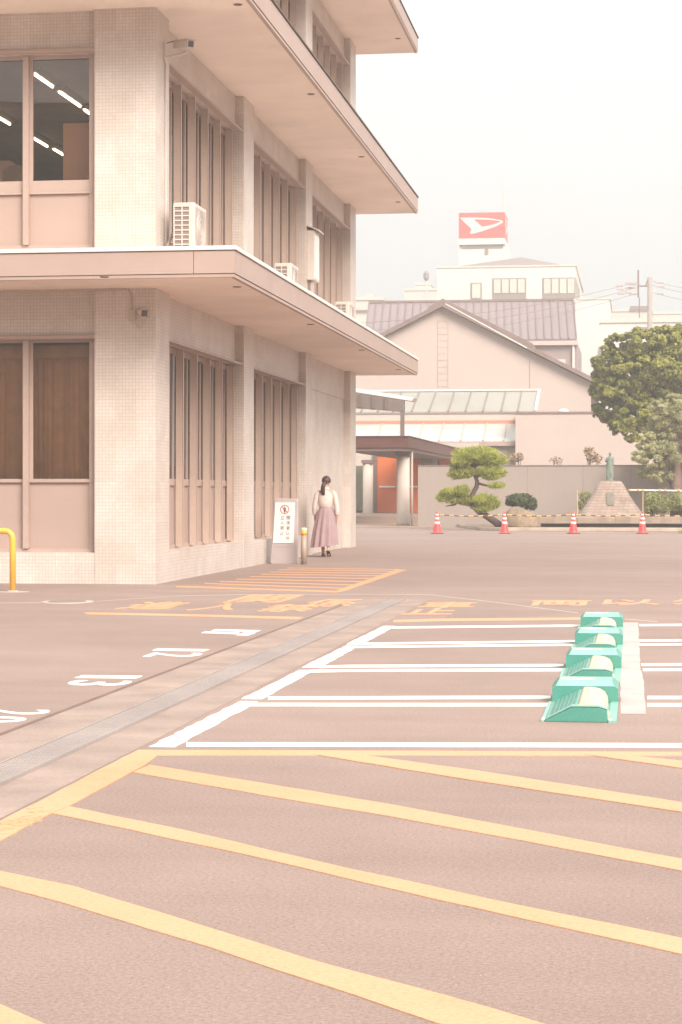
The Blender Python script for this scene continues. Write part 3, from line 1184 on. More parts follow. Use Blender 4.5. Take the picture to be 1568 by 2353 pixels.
mb.box(p.x - .05, p.x + .05, -.045, -.001, p.z - .075, p.z + .075)
mb.done('box_body', M['seam'], t, bevel=.008)
mb = MB()
pts = [F1(303, 711, -.02), F1(302, 690, -.02), F1(299, 672, -.02), F1(290, 663, -.03), Vector((-1.0, -.05, 4.085)), Vector((-2.4, -.05, 4.085)), Vector((-6, -.05, 4.085))]
mb.tube(pts, .013, 8)
mb.done('conduit', M['seam'], t)

# ------------------------------------------------------------------ in front of the building
# yellow pipe guard
c = G(29, 1360)
t = thing('pipe_guard', 'bent yellow steel pipe guard standing at the left by the front wall', 'barrier', (c.x, c.y, 0))
mb = MB()
mb.smooth = True
pts = [(c.x, c.y, 0), (c.x, c.y, .68)]
for k in range(1, 7):
    a = k / 6 * math.pi / 2
    pts.append((c.x - .10 + .10 * math.cos(a), c.y, .68 + .10 * math.sin(a)))
pts += [(c.x - .9, c.y, .78)]
for k in range(1, 7):
    a = k / 6 * math.pi / 2
    pts.append((c.x - .9 - .10 * math.sin(a), c.y, .68 + .10 * math.cos(a)))
pts += [(c.x - 1.0, c.y, 0)]
mb.tube(pts, .038, 14)
mb.done('pipe', M['yellow_steel'], t)
for xx in (c.x, c.x - 1.0):
    mb = MB()
    mb.lathe((xx, c.y, 0), [(.075, .0), (.075, .014), (.045, .02)], 16)
    mb.done('base_flange', M['seam'], t)

# no-entry sign stand
SY = 8.6
c = Vector((.34, SY, 0))
t = thing('sign_stand', 'white no-entry sign stand with a red ring and two columns of characters', 'sign', c)
WB, WT, SH = .245, .215, 1.17
tilt = .055


def sf(u, z, dy=0.0):
    """point on the leaning sign face: u across from the middle, z up"""
    return Vector((c.x + u + .028 * (z / SH), c.y + z * tilt + dy, z))


mb = MB()
for k in (0,):
    prof = []
    for zz, ww in ((.0, WB), (SH - .05, WT + .004), (SH - .015, WT - .012), (SH, WT - .045)):
        prof.append((zz, ww))
    left = [sf(-ww, zz) for zz, ww in prof]
    right = [sf(ww, zz) for zz, ww in reversed(prof)]
    mb.prism(left + right, (0, .13, 0))
mb.done('stand_body', M['board_body'], t, bevel=.012)
mb = MB()
mb.prism([sf(-.21, .37, -.014), sf(.165, .37, -.014), sf(.165, 1.10, -.014), sf(-.19, 1.10, -.014)], (0, .012, 0))
fc = mb.done('sign_face', M['board'], t)
mb = MB()
mb.prism([sf(-.16, .30, -.006), sf(.12, .30, -.006), sf(.12, .325, -.006), sf(-.16, .325, -.006)], (0, .008, 0))
mb.done('handle_slot', M['grey_plastic'], t)
mb = MB()
mb.box(c.x - .22, c.x + .25, c.y - .01, c.y + .17, .0, .018)
mb.done('foot', M['grey_plastic'], t)
mb = MB()                                                       # ring, bar
cz, cu_ = .975, -.015
rr = .083
for k in range(40):
    a0, a1 = 2 * math.pi * k / 40, 2 * math.pi * (k + 1) / 40
    mb.poly([sf(cu_ + r * math.cos(a), cz + r * math.sin(a), -.0165) for r, a in ((rr, a0), (rr, a1), (rr - .015, a1), (rr - .015, a0))])
d = .058
mb.poly([sf(cu_ - d - .006, cz + d - .006, -.0180), sf(cu_ + d - .006, cz - d - .006, -.0180), sf(cu_ + d + .006, cz - d + .006, -.0180), sf(cu_ - d + .006, cz + d + .006, -.0180)])
mb.done('prohibition_ring', M['ink_red'], fc)
mb = MB()                                                       # standing figure inside the ring
for k in range(12):
    a0, a1 = 2 * math.pi * k / 12, 2 * math.pi * (k + 1) / 12
    mb.poly([sf(cu_, cz + .045, -.0165), sf(cu_ + .011 * math.cos(a0), cz + .045 + .011 * math.sin(a0), -.0165), sf(cu_ + .011 * math.cos(a1), cz + .045 + .011 * math.sin(a1), -.0165)])
mb.poly([sf(cu_ + x, cz + z, -.0165) for x, z in ((-.022, .03), (.022, .03), (.024, -.008), (.015, -.008), (.014, -.06), (.003, -.06), (0, -.02), (-.003, -.06), (-.014, -.06), (-.015, -.008), (-.024, -.008))])
mb.done('figure_symbol', M['ink'], fc)
for text, u0, ztop in (('関係者以外', .058, .862), ('立入禁止', -.052, .862)):
    mb = MB()
    for k, ch in enumerate(text):
        zt = ztop - k * .092
        fit_glyph(mb, ch, lambda u, v, u0=u0, zt=zt: sf(u0 - .034 + .068 * u, zt - .072 + .072 * v, -.0165), .004)
    mb.done('lettering', M['ink'], fc)

# bollard beside the sign
c = G(698.5, 1297)
t = thing('bollard', 'short tan bollard with a white cap and orange band, right of the sign stand', 'bollard', (c.x, c.y, 0))
mb = MB()
mb.smooth = True
mb.lathe((c.x, c.y, 0), [(.052, 0), (.052, .53)], 18)
mb.done('post', plain('tan_steel', (.40, .30, .235), .5, .08), t)
mb = MB()
mb.smooth = True
mb.lathe((c.x, c.y, 0), [(.056, .525), (.056, .61)], 18)
mb.done('reflective_band', M['yellow_steel'], t)
mb = MB()
mb.smooth = True
mb.lathe((c.x, c.y, 0), [(.054, .608), (.054, .635), (.04, .65), (0, .654)], 18)
mb.done('cap', M['coping'], t)


# ------------------------------------------------------------------ skinned figures
def skin_body(name, joints, edges, radii, mat, loc, levels=2, root=0):
    """joints in metres relative to loc; returns one continuous mesh object"""
    me = bpy.data.meshes.new(name)
    me.from_pydata(joints, edges, [])
    ob = bpy.data.objects.new(name, me)
    COL.objects.link(ob)
    ob.location = loc
    sk = ob.modifiers.new('skin', 'SKIN')
    sk.use_smooth_shade = True
    for i, v in enumerate(me.skin_vertices[0].data):
        r = radii[i]
        v.radius = r if isinstance(r, tuple) else (r, r)
        v.use_root = (i == root)
    su = ob.modifiers.new('subsurf', 'SUBSURF')
    su.levels = su.render_levels = levels
    bpy.context.view_layer.update()
    ev = bpy.data.meshes.new_from_object(ob.evaluated_get(bpy.context.evaluated_depsgraph_get()))
    ob.modifiers.clear()
    ob.data = ev
    ev.materials.clear()
    ev.materials.append(mat)
    ORG[ob.name] = Vector(loc)
    bpy.data.meshes.remove(me)
    return ob


def make_person(loc):
    J, E, Rr = [], [], []

    def j(p, r, par=None):
        J.append(p)
        Rr.append(r)
        if par is not None:
            E.append((par, len(J) - 1))
        return len(J) - 1
    # walking away (+y): left foot back and on its toe, right foot planted ahead is mirrored from behind
    pel = j((0, 0, .86), (.135, .10))
    wa = j((0, .005, 1.0), (.105, .08), pel)
    ch = j((0, .0, 1.17), (.13, .09), wa)
    sh = j((0, -.005, 1.285), (.10, .07), ch)
    nk = j((0, .0, 1.365), .045, sh)
    nk2 = j((.002, .012, 1.42), .045, nk)
    hd = j((.006, .022, 1.475), (.066, .075), nk2)
    hd2 = j((.010, .022, 1.535), (.068, .08), hd)
    j((.012, .012, 1.585), (.045, .055), hd2)
    nz = j((.035, .092, 1.487), .014, hd)                        # nose, turned a little to the right
    j((.030, .085, 1.455), .02, hd)                              # chin
    for sx in (-1, 1):
        j((.008 + sx * .072, .018, 1.49), .014, hd)              # ears
    for sx in (-1, 1):
        s0 = j((sx * .145, -.005, 1.275), .052, sh)
        el = j((sx * .205, -.03 if sx > 0 else .0, 1.03), .038, s0)
        wr = j((sx * .225, .03 if sx < 0 else .0, .815), .024, el)
        pm = j((sx * .228, .04 if sx < 0 else .01, .765), (.026, .018), wr)
        y0 = .04 if sx < 0 else .01
        for k, (dy, ln) in enumerate(((-.024, .066), (-.008, .076), (.008, .072), (.023, .056))):
            f1 = j((sx * .228, y0 + dy, .725), .0085, pm)
            f2 = j((sx * .222, y0 + dy, .725 - ln * .5), .008, f1)
            j((sx * .212, y0 + dy + .004, .725 - ln * .92), .007, f2)
        t1 = j((sx * .216, y0 + .032, .752), .0095, pm)
        j((sx * .206, y0 + .042, .715), .008, t1)
    # left leg ahead and planted, right leg lifting behind
    for sx, kn, an, heel, toe in ((-1, (-.075, .045, .47), (-.055, .03, .085), (-.055, .0, .035), (-.06, .16, .022)),
                                  (1, (.085, -.02, .475), (.085, -.24, .16), (.087, -.285, .12), (.092, -.17, .03))):
        hp = j((sx * .075, 0, .80), .085, pel)
        k_ = j(kn, .055, hp)
        cf = j(tuple(kn[i] * .55 + an[i] * .45 for i in range(3)), .05, k_)
        a_ = j(an, .03, cf)
        j(heel, .028, a_)
        m1 = j(tuple((an[i] + toe[i]) / 2 - (.02 if i == 2 else 0) for i in range(3)), .032, a_)
        j(toe, .024, m1)
    body = skin_body('person', J, E, Rr, M['skin'], loc, 2, 0)
    tag(body, 'woman walking away in a cream blouse and long mauve skirt, hair in a ponytail', 'person')
    L = Vector(loc)
    # hair: cap over the back of the head, tied low into a ponytail
    mb = MB()
    mb.smooth = True
    rings = []
    for k in range(9):
        a = k / 8 * math.pi * .62
        r, z = math.sin(a) * 1.0, math.cos(a)
        rings.append([L + Vector((.010 + .094 * r * math.cos(b), .008 + (.108 if math.sin(b) < 0 else .088) * r * math.sin(b), 1.515 + .098 * z)) for b in np.linspace(0, 2 * math.pi, 19)[:-1]])
    mb.ring(rings)
    pts = [(.0, -.085, 1.485), (-.02, -.115, 1.46), (-.035, -.125, 1.41), (-.04, -.12, 1.35), (-.038, -.11, 1.29), (-.03, -.095, 1.235), (-.026, -.09, 1.20)]
    mb.tube([L + Vector(p) for p in pts], [.035, .03, .042, .046, .04, .028, .008], 12)
    mb.done('hair', M['hair'], body)
    # blouse: loose torso and full sleeves to the wrist
    mb = MB()
    mb.smooth = True

    def torso(z, rx, ry, n=24, wob=.0):
        return [L + Vector((rx * math.cos(b) * (1 + wob * math.sin(7 * b + z * 30)), ry * math.sin(b) * (1 + wob * math.sin(9 * b + z * 20)), z)) for b in np.linspace(0, 2 * math.pi, n + 1)[:-1]]
    mb.ring([torso(.985, .128, .108), torso(1.0, .142, .118, wob=.03), torso(1.08, .155, .125, wob=.035), torso(1.2, .168, .118, wob=.02),
             torso(1.26, .162, .098, wob=.01), torso(1.305, .128, .084), torso(1.34, .078, .066), torso(1.385, .054, .058)], False)
    for sx in (-1, 1):
        yf = .03 if sx < 0 else 0
        pts = [(sx * .12, -.005, 1.285), (sx * .165, -.008, 1.245), (sx * .195, -.018, 1.14), (sx * .215, -.02, 1.03), (sx * .225, yf * .5, .93), (sx * .226, yf, .85), (sx * .226, yf, .82)]
        mb.tube([L + Vector(p) for p in pts], [.055, .060, .055, .053, .052, .044, .030], 14)
    mb.done('blouse', M['blouse'], body)
    # long gathered skirt swinging with the stride
    mb = MB()
    mb.smooth = True
    n = 72
    rings = []
    for z, rx, ry, wob, ox in ((1.005, .122, .10, .0, 0), (.985, .13, .105, .01, 0), (.90, .172, .14, .03, 0), (.75, .20, .175, .05, -.005),
                               (.55, .23, .22, .075, -.02), (.36, .245, .245, .09, -.03), (.215, .262, .265, .10, -.04)):
        ring = []
        for k in range(n):
            b = 2 * math.pi * k / n
            w = 1 + wob * math.sin(11 * b + .6 * math.sin(3 * b)) + wob * .5 * math.sin(5 * b + 1)
            zz = z + (.03 * math.cos(b - .4) if z < .3 else 0)
            ring.append(L + Vector((ox + rx * w * math.cos(b), -.02 * (1 - z) + ry * w * math.sin(b), zz)))
        rings.append(ring)
    mb.ring(rings, False)
    mb.done('skirt', M['skirt'], body)
    for (hx, hy, hz), (tx, ty, tz) in (((-.055, -.02, .012), (-.06, .19, .006)), ((.087, -.30, .115), (.093, -.15, .008))):
        mb = MB()
        mb.smooth = True
        h, tt = Vector((hx, hy, hz)), Vector((tx, ty, tz))
        up = (tt - h).cross(Vector((1, 0, 0))).normalized()
        if up.z < 0:
            up = -up
        rings = []
        for f, wv, hv in ((0, .022, .055), (.05, .034, .07), (.35, .036, .055), (.6, .044, .05), (.85, .042, .04), (1, .018, .02)):
            p = h + (tt - h) * f
            rings.append([L + p + Vector((wv * math.cos(a), 0, 0)) + up * (max(0, math.sin(a)) * hv + .002) for a in np.linspace(0, 2 * math.pi, 15)[:-1]])
        mb.ring(rings)
        mb.done('shoe', M['shoe'], body)
    return body


c = G(749, 1279.5)
make_person((c.x, c.y, 0))

# ------------------------------------------------------------------ wheel-lock units in the stalls
def lock_unit(x, y, label):
    t = thing('wheel_lock', label, 'parking lock', (x, y, 0), 'green wheel locks along the white stalls')
    W, D = .395, 1.06
    # near cheek: low box with sloped ends
    pr = [(0, 0), (.018, .018), (.15, .083), (.295, .083), (.345, .068), (.347, 0)]
    mb = MB()
    mb.prism([(x + a, y, b) for a, b in pr], (0, .055, 0))
    mb.done('side_cheek', M['teal'], t, bevel=.004)
    mb = MB()                                                   # pale lip along the top edge of the cheek
    up = [(.01, .016), (.148, .086), (.297, .086), (.347, .071)]
    lip = [(a, b + .005) for a, b in up]
    mb.prism([(x + a, y - .003, b) for a, b in up] + [(x + a, y - .003, b) for a, b in reversed(lip)], (0, .075, 0))
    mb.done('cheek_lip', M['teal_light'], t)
    # ribbed ramp
    mb = MB()
    mb.prism([(x + a, y + .056, b) for a, b in ((.0, 0), (.0, .006), (.175, .086), (.183, .08), (.183, 0))], (0, D - .058, 0))
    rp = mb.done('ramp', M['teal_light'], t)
    mb = MB()
    for k in range(6):
        a = .025 + k * .025
        s_ = (.08) / .175
        mb.prism([(x + a, y + .08, .007 + a * s_), (x + a + .010, y + .08, .007 + (a + .01) * s_), (x + a + .010, y + .08, .012 + (a + .01) * s_), (x + a, y + .08, .012 + a * s_)], (0, D - .1, 0))
    mb.done('ribs', M['teal'], rp)
    # cream flap: a curved plate over the pit
    mb = MB()
    mb.smooth = True
    prof = [(.182, .074), (.184, .092), (.20, .100), (.245, .099), (.285, .091), (.315, .074), (.332, .045), (.336, .02), (.336, .004)]
    rings = [[(x + a, yy, b) for a, b in prof] for yy in (y + .06, y + .065, y + D - .012, y + D - .005)]
    mb.ring(rings, False, False)
    mb.smooth = False
    mb.poly([(x + a, y + .06, b) for a, b in prof] + [(x + .182, y + .06, .004)])
    fl = mb.done('flap', M['flap'], t)
    mb = MB()
    mb.tube([(x + .336, y + .09, .022), (x + .336, y + .30, .022)], .018, 10)
    mb.done('hinge', M['flap'], fl)
    mb = MB()
    mb.box(x + .19, x + .372, y + .056, y + D - .002, .0, .004)
    mb.box(x + .350, x + .395, y - .003, y + D - .002, .0, .012)
    mb.box(x - .02, x - .001, y - .004, y + D - .002, .0, .008)
    mb.done('base_plate', M['teal_light'], t)
    # far housing, chamfered, with a striped sticker on top
    H1, H2, D2 = .100, .128, .36
    y1 = y + D
    mb = MB()
    fr = [(x, 0), (x, H1 + .015), (x + .02, H1 + .03), (x + W - .02, H1 + .03), (x + W, H1 + .015), (x + W, 0)]
    rA = [(x + .0, y1, .0), (x + .0, y1, H1 - .012), (x + .02, y1, H1), (x + W - .02, y1, H1), (x + W, y1, H1 - .012), (x + W, y1, 0)]
    rB = [(x + .0, y1 + .07, .0), (x + .0, y1 + .07, H2 - .03), (x + .035, y1 + .07, H2), (x + W - .035, y1 + .07, H2), (x + W, y1 + .07, H2 - .03), (x + W, y1 + .07, 0)]
    rC = [(a, y1 + D2, b) for a, _, b in rB]
    mb.ring([rA, rB, rC])
    # paler teal on the housing's upward faces: brighter light put into the colour
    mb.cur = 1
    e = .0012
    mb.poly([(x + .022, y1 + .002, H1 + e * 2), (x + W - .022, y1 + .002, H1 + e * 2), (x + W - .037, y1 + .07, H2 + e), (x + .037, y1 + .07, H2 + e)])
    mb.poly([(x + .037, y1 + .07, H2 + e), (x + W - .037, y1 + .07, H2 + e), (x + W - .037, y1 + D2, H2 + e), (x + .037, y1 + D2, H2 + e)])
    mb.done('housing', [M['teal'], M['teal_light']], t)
    mb = MB()
    for k in range(3):
        mb.cur = k % 2
        a = x + .045 + k * .07
        mb.box(a, a + .069, y1 + .13, y1 + .26, H2 + .0015, H2 + .004)
    mb.done('sticker', [M['flap'], M['coping']], t)
    for bx_, by_ in ((x + .005, y + .02), (x + .37, y + .02)):
        mb = MB()
        mb.lathe((bx_ - .012, by_, .008), [(.014, 0), (.014, .01), (0, .013)], 6)
        mb.done('bolt', M['coping'], t)
    return t


LX = 6.10
y0s = [-16.72, -14.28, -11.93, -9.62]
u0 = lock_unit(LX, y0s[0], 'nearest green wheel lock with a cream flap, at the front of the row')
for k, lab in ((1, 'second green wheel lock from the front, cream flap lowered'), (2, 'third green wheel lock from the front of the row'),
               (3, 'farthest green wheel lock, at the end of the row by the yellow line')):
    clone(u0, (LX + (.0, .0, -.005, -.02)[k], y0s[k], 0), lab)


# ------------------------------------------------------------------ cones and striped rope
def cone(c, label):
    t = thing('traffic_cone', label, 'traffic cone', c, 'red cones strung with striped rope')
    x, y = c[0], c[1]
    mb = MB()
    mb.box(x - .185, x + .185, y - .185, y + .185, .0, .03)
    mb.done('base', M['rubber'], t, bevel=.012)
    rad = lambda z: .135 - (.135 - .03) * (z - .03) / .67
    mb = MB()
    mb.smooth = True
    mb.lathe((x, y, 0), [(.15, .03), (.137, .045), (rad(.1), .1), (rad(.66), .66), (.028, .70), (.018, .705), (.018, .66)], 22)
    b = mb.done('cone_body', M['red'], t)
    for z0, z1 in ((.30, .38), (.44, .51), (.565, .62)):
        mb = MB()
        mb.smooth = True
        mb.lathe((x, y, 0), [(rad(z0) + .002, z0), (rad(z1) + .002, z1)], 22)
        mb.done('reflective_band', M['cone_white'], b)
    return t


cps = [G(px, 1226.5) for px in (1005, 1160, 1318, 1477)]
k0 = cone(Vector((cps[0].x, cps[0].y, 0)), 'red and white traffic cone nearest the covered entrance, leftmost of the row')
for c, lab in zip(cps[1:], ('red and white traffic cone in front of the leaning pine trunk and boulder', 'red and white traffic cone left of the stone pedestal, third in the row',
                            'red and white traffic cone right of the stone pedestal, last in view')):
    clone(k0, (c.x, c.y, 0), lab, random.uniform(-.2, .2))
last = cps[3] + (cps[3] - cps[2])
clone(k0, (last.x, last.y, 0), 'red and white traffic cone beyond the right edge of the photo')
allc = cps + [last]
for (a, b), lab in zip(zip(allc[:-1], allc[1:]), ('striped black and yellow rope between the leftmost two cones', 'striped black and yellow rope across the boulder',
                                                  'striped black and yellow rope in front of the stone pedestal', 'striped black and yellow rope running out at the right')):
    mb = MB()
    mb.smooth = True
    n = 28
    pts = []
    for i in range(n + 1):
        f = i / n
        p = a + (b - a) * f
        pts.append(Vector((p.x, p.y, .60 - .05 * math.sin(f * math.pi))))
    for i in range(n):
        mb.cur = 1 if i % 4 == 1 else 0
        if i % 4 == 2:
            mb.cur = 1
        mb.tube([pts[i], pts[i + 1]], .017 if mb.cur == 0 else .024, 7)
    tag(mb.done('barrier_rope', [M['rope_dark'], M['rope_yellow']], loc=(a.x, a.y, 0)), lab, 'rope', 'striped rope between the cones')

# ------------------------------------------------------------------ garden strip
KY = DY(70.3)
pl = G(1090, 1221)
mb = MB()                                                        # kerb, curving back at its left end
pts = [G(px, py) for px, py in ((1000, 1206.5), (1040, 1209.5), (1075, 1214.5), (1105, 1219), (1150, 1220.3), (1700, 1222.5))]
for a, b in zip(pts[:-1], pts[1:]):
    mb.prism([a, b, b + Vector((0, .22, 0)), a + Vector((0, .22, 0))], (0, 0, .12))
structure(mb.done('kerb', M['kerb'], bevel=.015))
mb = MB()
mb.prism([p + Vector((0, .22, 0)) for p in pts] + [Vector((20, pts[-1].y, 0)), Vector((20, DY(104), 0)), Vector((pts[0].x, DY(104), 0))], (0, 0, .1))
structure(mb.done('garden_bed', M['soil']))

WY = DY(79)
xl, zt = PF(961, 1069, WY)
mb = MB()
mb.box(xl, 16, WY, WY + .2, 0, zt - .04)
gw = mb.done('garden_wall', M['garden_wall'], loc=(xl, WY, 0))
tag(gw, 'long low grey-pink garden wall behind the pine and the statue', 'wall')
mb = MB()
mb.box(xl - .02, 16, WY - .02, WY + .22, zt - .039, zt)
mb.done('wall_coping', M['hall_trim'], gw)
mb = MB()
for px in (1212, 1340, 1450, 1510):
    x = PF(px, 1100, WY)[0]
    mb.box(x, x + .015, WY - .004, WY - .0005, .1, zt - .05)
mb.done('wall_joint', M['hall_trim'], gw)

# stone border: blocks on a recessed base
BY = DY(73.2)
x0 = PF(1236, 1190, BY)[0]
t = thing('stone_border', 'low border of granite blocks edging the statue garden', 'border', (x0, BY, 0))
mb = MB()
mb.box(x0 + .1, 14, BY + .22, BY + .5, .1, .22)
mb.done('border_base', M['dark_joint'], t)  # dark colour puts the undercut's shade into the base
x = x0
while x < 13:
    L_ = random.uniform(.85, 1.5)
    mb = MB()
    mb.box(x, x + L_ - .012, BY, BY + .5, .22, .455 + random.uniform(-.01, .01))
    mb.done('granite_block', M['stone'], t, bevel=.015)
    x += L_


def leaf_cloud(mb, pts, nrm, size, aspect=.55, jit=.9):
    """one small quad per point, turned at random about the outward direction"""
    n = len(pts)
    v = rng.normal(size=(n, 3))
    v /= np.linalg.norm(v, axis=1)[:, None]
    d = nrm + v * jit
    d /= np.linalg.norm(d, axis=1)[:, None]
    u = np.cross(d, rng.normal(size=(n, 3)))
    u /= np.linalg.norm(u, axis=1)[:, None]
    w_ = np.cross(d, u)
    s = size * rng.uniform(.6, 1.35, n)[:, None]
    a = pts + u * s
    b = pts + w_ * s * aspect
    c = pts - u * s
    e = pts - w_ * s * aspect
    V = np.stack([a, b, c, e], 1).reshape(-1, 3)
    o = len(mb.v)
    mb.v += [tuple(p) for p in V]
    mb.f += [[o + 4 * i, o + 4 * i + 1, o + 4 * i + 2, o + 4 * i + 3] for i in range(n)]
    mb.mi += [mb.cur] * n
    mb.sm += [False] * n


def blob_points(c, r, n, shell=.45):
    """points filling an ellipsoid, thicker towards its skin; returns points and outward directions"""
    v = rng.normal(size=(n, 3))
    v /= np.linalg.norm(v, axis=1)[:, None]
    rad = (shell + (1 - shell) * rng.uniform(0, 1, n) ** .6)[:, None]
    lump = (1 + .13 * np.sin(v[:, 0] * 7 + c[0] * 3) * np.sin(v[:, 2] * 6 + c[2] * 5) + .08 * np.sin(v[:, 1] * 11))[:, None]
    return np.array(c) + v * rad * lump * np.array(r), v


# trained pine
D0 = 72.0
pc = P(1150, 1205, D0)
t = thing('pine_tree', 'trained pine with cloud-like pads of needles and a leaning trunk', 'tree', (pc.x, pc.y, .1))


def pp(px, py, dd=0.0):
    return P(px, py, D0 + dd)


mb = MB()
mb.smooth = True
mb.tube([Vector((pp(1153, 1209).x, pp(1153, 1209).y, .08))] + [pp(*q) for q in ((1140, 1200), (1122, 1188), (1102, 1176), (1086, 1160), (1084, 1148), (1088, 1132), (1096, 1118), (1097, 1105), (1090, 1090), (1092, 1070), (1100, 1050))],
        [.15, .125, .115, .11, .10, .095, .085, .08, .07, .06, .05, .02], 10)
for br in ([(1097, 1110), (1115, 1115), (1140, 1116)], [(1090, 1092), (1075, 1087), (1058, 1085)], [(1088, 1135), (1060, 1148), (1045, 1160), (1025, 1163)],
           [(1096, 1096), (1115, 1088), (1135, 1085)], [(1092, 1072), (1110, 1060), (1140, 1055)], [(1086, 1150), (1105, 1158), (1125, 1160)], [(1091, 1075), (1075, 1062), (1060, 1055)]):
    mb.tube([pp(q[0], q[1], random.uniform(-.2, .2) * i) for i, q in enumerate(br)], [.05, .038, .018], 7)
mb.done('trunk', M['bark'], t)
pads = [(1088, 1046, 46, 19), (1112, 1043, 36, 16), (1140, 1058, 27, 14), (1062, 1060, 24, 13), (1100, 1062, 34, 10),
        (1062, 1086, 31, 15), (1050, 1092, 16, 10), (1122, 1084, 34, 13), (1145, 1087, 20, 11), (1128, 1096, 22, 8), (1142, 1116, 22, 7),
        (1040, 1136, 28, 14), (1018, 1144, 16, 11), (1062, 1128, 20, 13), (1075, 1150, 32, 13), (1050, 1150, 24, 9), (1112, 1150, 34, 15), (1128, 1158, 22, 14), (1100, 1160, 26, 12), (1030, 1130, 16, 9), (1048, 1068, 14, 9), (1110, 1170, 22, 9)]
mb = MB()
for (px, py, rx, ry) in pads:
    c = pp(px, py, random.uniform(-.25, .25))
    s = D0 / FX
    rx = rx * 1.05
    n = int(rx * ry * 4.2)
    q, v = blob_points((c.x, c.y, c.z), (rx * s, rx * s * .8, ry * s), n, .35)
    v = v * .5 + np.array([0, 0, .8])
    # needles: long thin blades pointing up and out
    sz = .055
    d = v + rng.normal(size=(n, 3)) * .55
    d /= np.linalg.norm(d, axis=1)[:, None]
    sd_ = np.cross(d, rng.normal(size=(n, 3)))
    sd_ /= np.linalg.norm(sd_, axis=1)[:, None]
    ln = (sz * rng.uniform(.8, 1.7, n))[:, None]
    V = np.stack([q - sd_ * .011, q + sd_ * .011, q + d * ln + sd_ * .004, q + d * ln - sd_ * .004], 1).reshape(-1, 3)
    o = len(mb.v)
    mb.v += [tuple(p_) for p_ in V]
    mb.f += [[o + 4 * i, o + 4 * i + 1, o + 4 * i + 2, o + 4 * i + 3] for i in range(n)]
    mb.mi += [0] * n
    mb.sm += [False] * n
    m2 = n // 2
    q2, v2 = blob_points((c.x, c.y, c.z), (rx * s * .92, rx * s * .75, ry * s * .88), m2, .2)
    leaf_cloud(mb, q2, v2 * .4 + np.array([0, 0, .5]), .03, .45, .9)
mb.done('crown', M['pine'], t)

# boulder and the clipped bush behind it
c = G(1198, 1216, .1)
DB = 71.4
mb = MB()
mb.smooth = True
b0 = P(1198, 1190, DB)
rings = []
for k, (z, sx, sy) in enumerate(((.06, .60, .48), (.18, .60, .48), (.36, .585, .47), (.50, .56, .45), (.62, .49, .41), (.72, .39, .33), (.785, .26, .22), (.80, .08, .06))):
    ring = []
    for i in range(28):
        a = 2 * math.pi * i / 28
        w_ = 1 + .05 * math.sin(3 * a + k * .5) + .03 * math.sin(7 * a + k) + random.uniform(-.012, .012)
        e = 2.6
        ca, sa = math.cos(a), math.sin(a)
        q = (abs(ca) ** e + abs(sa) ** e) ** (-1 / e)
        zz = z - (.14 * max(0, ca) * (z / .8) ** 2)
        ring.append((b0.x + sx * q * ca * w_ - .03, b0.y + sy * q * sa * w_, zz + .02 * math.sin(5 * a)))
    rings.append(ring)
mb.ring(rings)
tag(mb.done('boulder', M['rock'], loc=(b0.x, b0.y, .1)), 'large rounded tan boulder between the pine and the statue garden', 'rock')


def bush(name, label, cat, spec, mat, size, stem_z, depth, dens, group=None, aspect=.6):
    p0 = P(spec[0][0], spec[0][1], depth)
    t = thing(name, label, cat, (p0.x, p0.y, stem_z), group)
    s = depth / FX
    mb = MB()
    for (px, py, rx, ry) in spec:
        c = P(px, py, depth + random.uniform(-.1, .1))
        q, v = blob_points((c.x, c.y, c.z), (rx * s, rx * s * .8, ry * s), int(dens * rx * ry), .5)
        leaf_cloud(mb, q, v, size, aspect)
    mb.done('foliage', mat, t)
    mb = MB()
    mb.smooth = True
    for (px, py, rx, ry) in spec:
        c = P(px, py, depth)
        for k in range(3):
            mb.tube([(p0.x + random.uniform(-.06, .06), p0.y, stem_z), ((p0.x + c.x) / 2, p0.y + random.uniform(-.05, .05), (stem_z + c.z) / 2),
                     (c.x + random.uniform(-.6, .6) * rx * s, c.y, c.z + random.uniform(-.2, .6) * ry * s)], [.022, .016, .006], 6)
    mb.done('stem', M['bark'], t)
    return t


bush('clipped_bush', 'dark rounded clipped bush rising behind the boulder', 'bush',
     [(1195, 1150, 32, 16), (1180, 1152, 19, 13), (1216, 1156, 18, 15), (1226, 1162, 9, 10), (1198, 1143, 26, 10)], M['bush'], .035, .1, 72.2, 4.2)
for spec, lab in (([(1185, 1052, 18, 12), (1195, 1048, 10, 9)], 'sparse brown shrub behind the wall, touching the top of the pine'),
                  ([(1280, 1058, 16, 9)], 'small sparse brown shrub above the middle of the garden wall'),
                  ([(1358, 1045, 15, 20), (1374, 1055, 13, 13), (1352, 1036, 10, 12)], 'tall sparse brown shrub behind the wall left of the statue')):
    bush('dry_shrub', lab, 'shrub', spec, M['dry_leaf'], .06, .1, 82, .45, 'brown shrubs behind the garden wall', .5)
for spec, lab in (([(1345, 1140, 14, 12), (1338, 1160, 12, 14)], 'pale shrub behind the pedestal at the left fence post'),
                  ([(1500, 1150, 24, 22), (1520, 1160, 26, 22), (1495, 1170, 16, 12)], 'pale leafy shrub right of the pedestal behind the rail'),
                  ([(1556, 1150, 26, 26), (1590, 1155, 30, 26)], 'pale leafy shrub at the right edge under the grey-green tree')):
    bush('garden_shrub', lab, 'shrub', spec, M['shrub_leaf'], .05, .1, 75.5, 1.5, 'pale shrubs round the statue', .4)
rk = P(1555, 1200, 72.8)
mb = MB()
mb.smooth = True
mb.lathe((rk.x, rk.y, .08), [(.42, 0), (.44, .1), (.36, .22), (.2, .31), (.0, .34)], 11, 1, .8)
tag(mb.done('garden_rock', M['rock'], loc=(rk.x, rk.y, .1)), 'small brown rock at the right end of the granite border', 'rock')
gt = G(1572, 1226)
mb = MB()
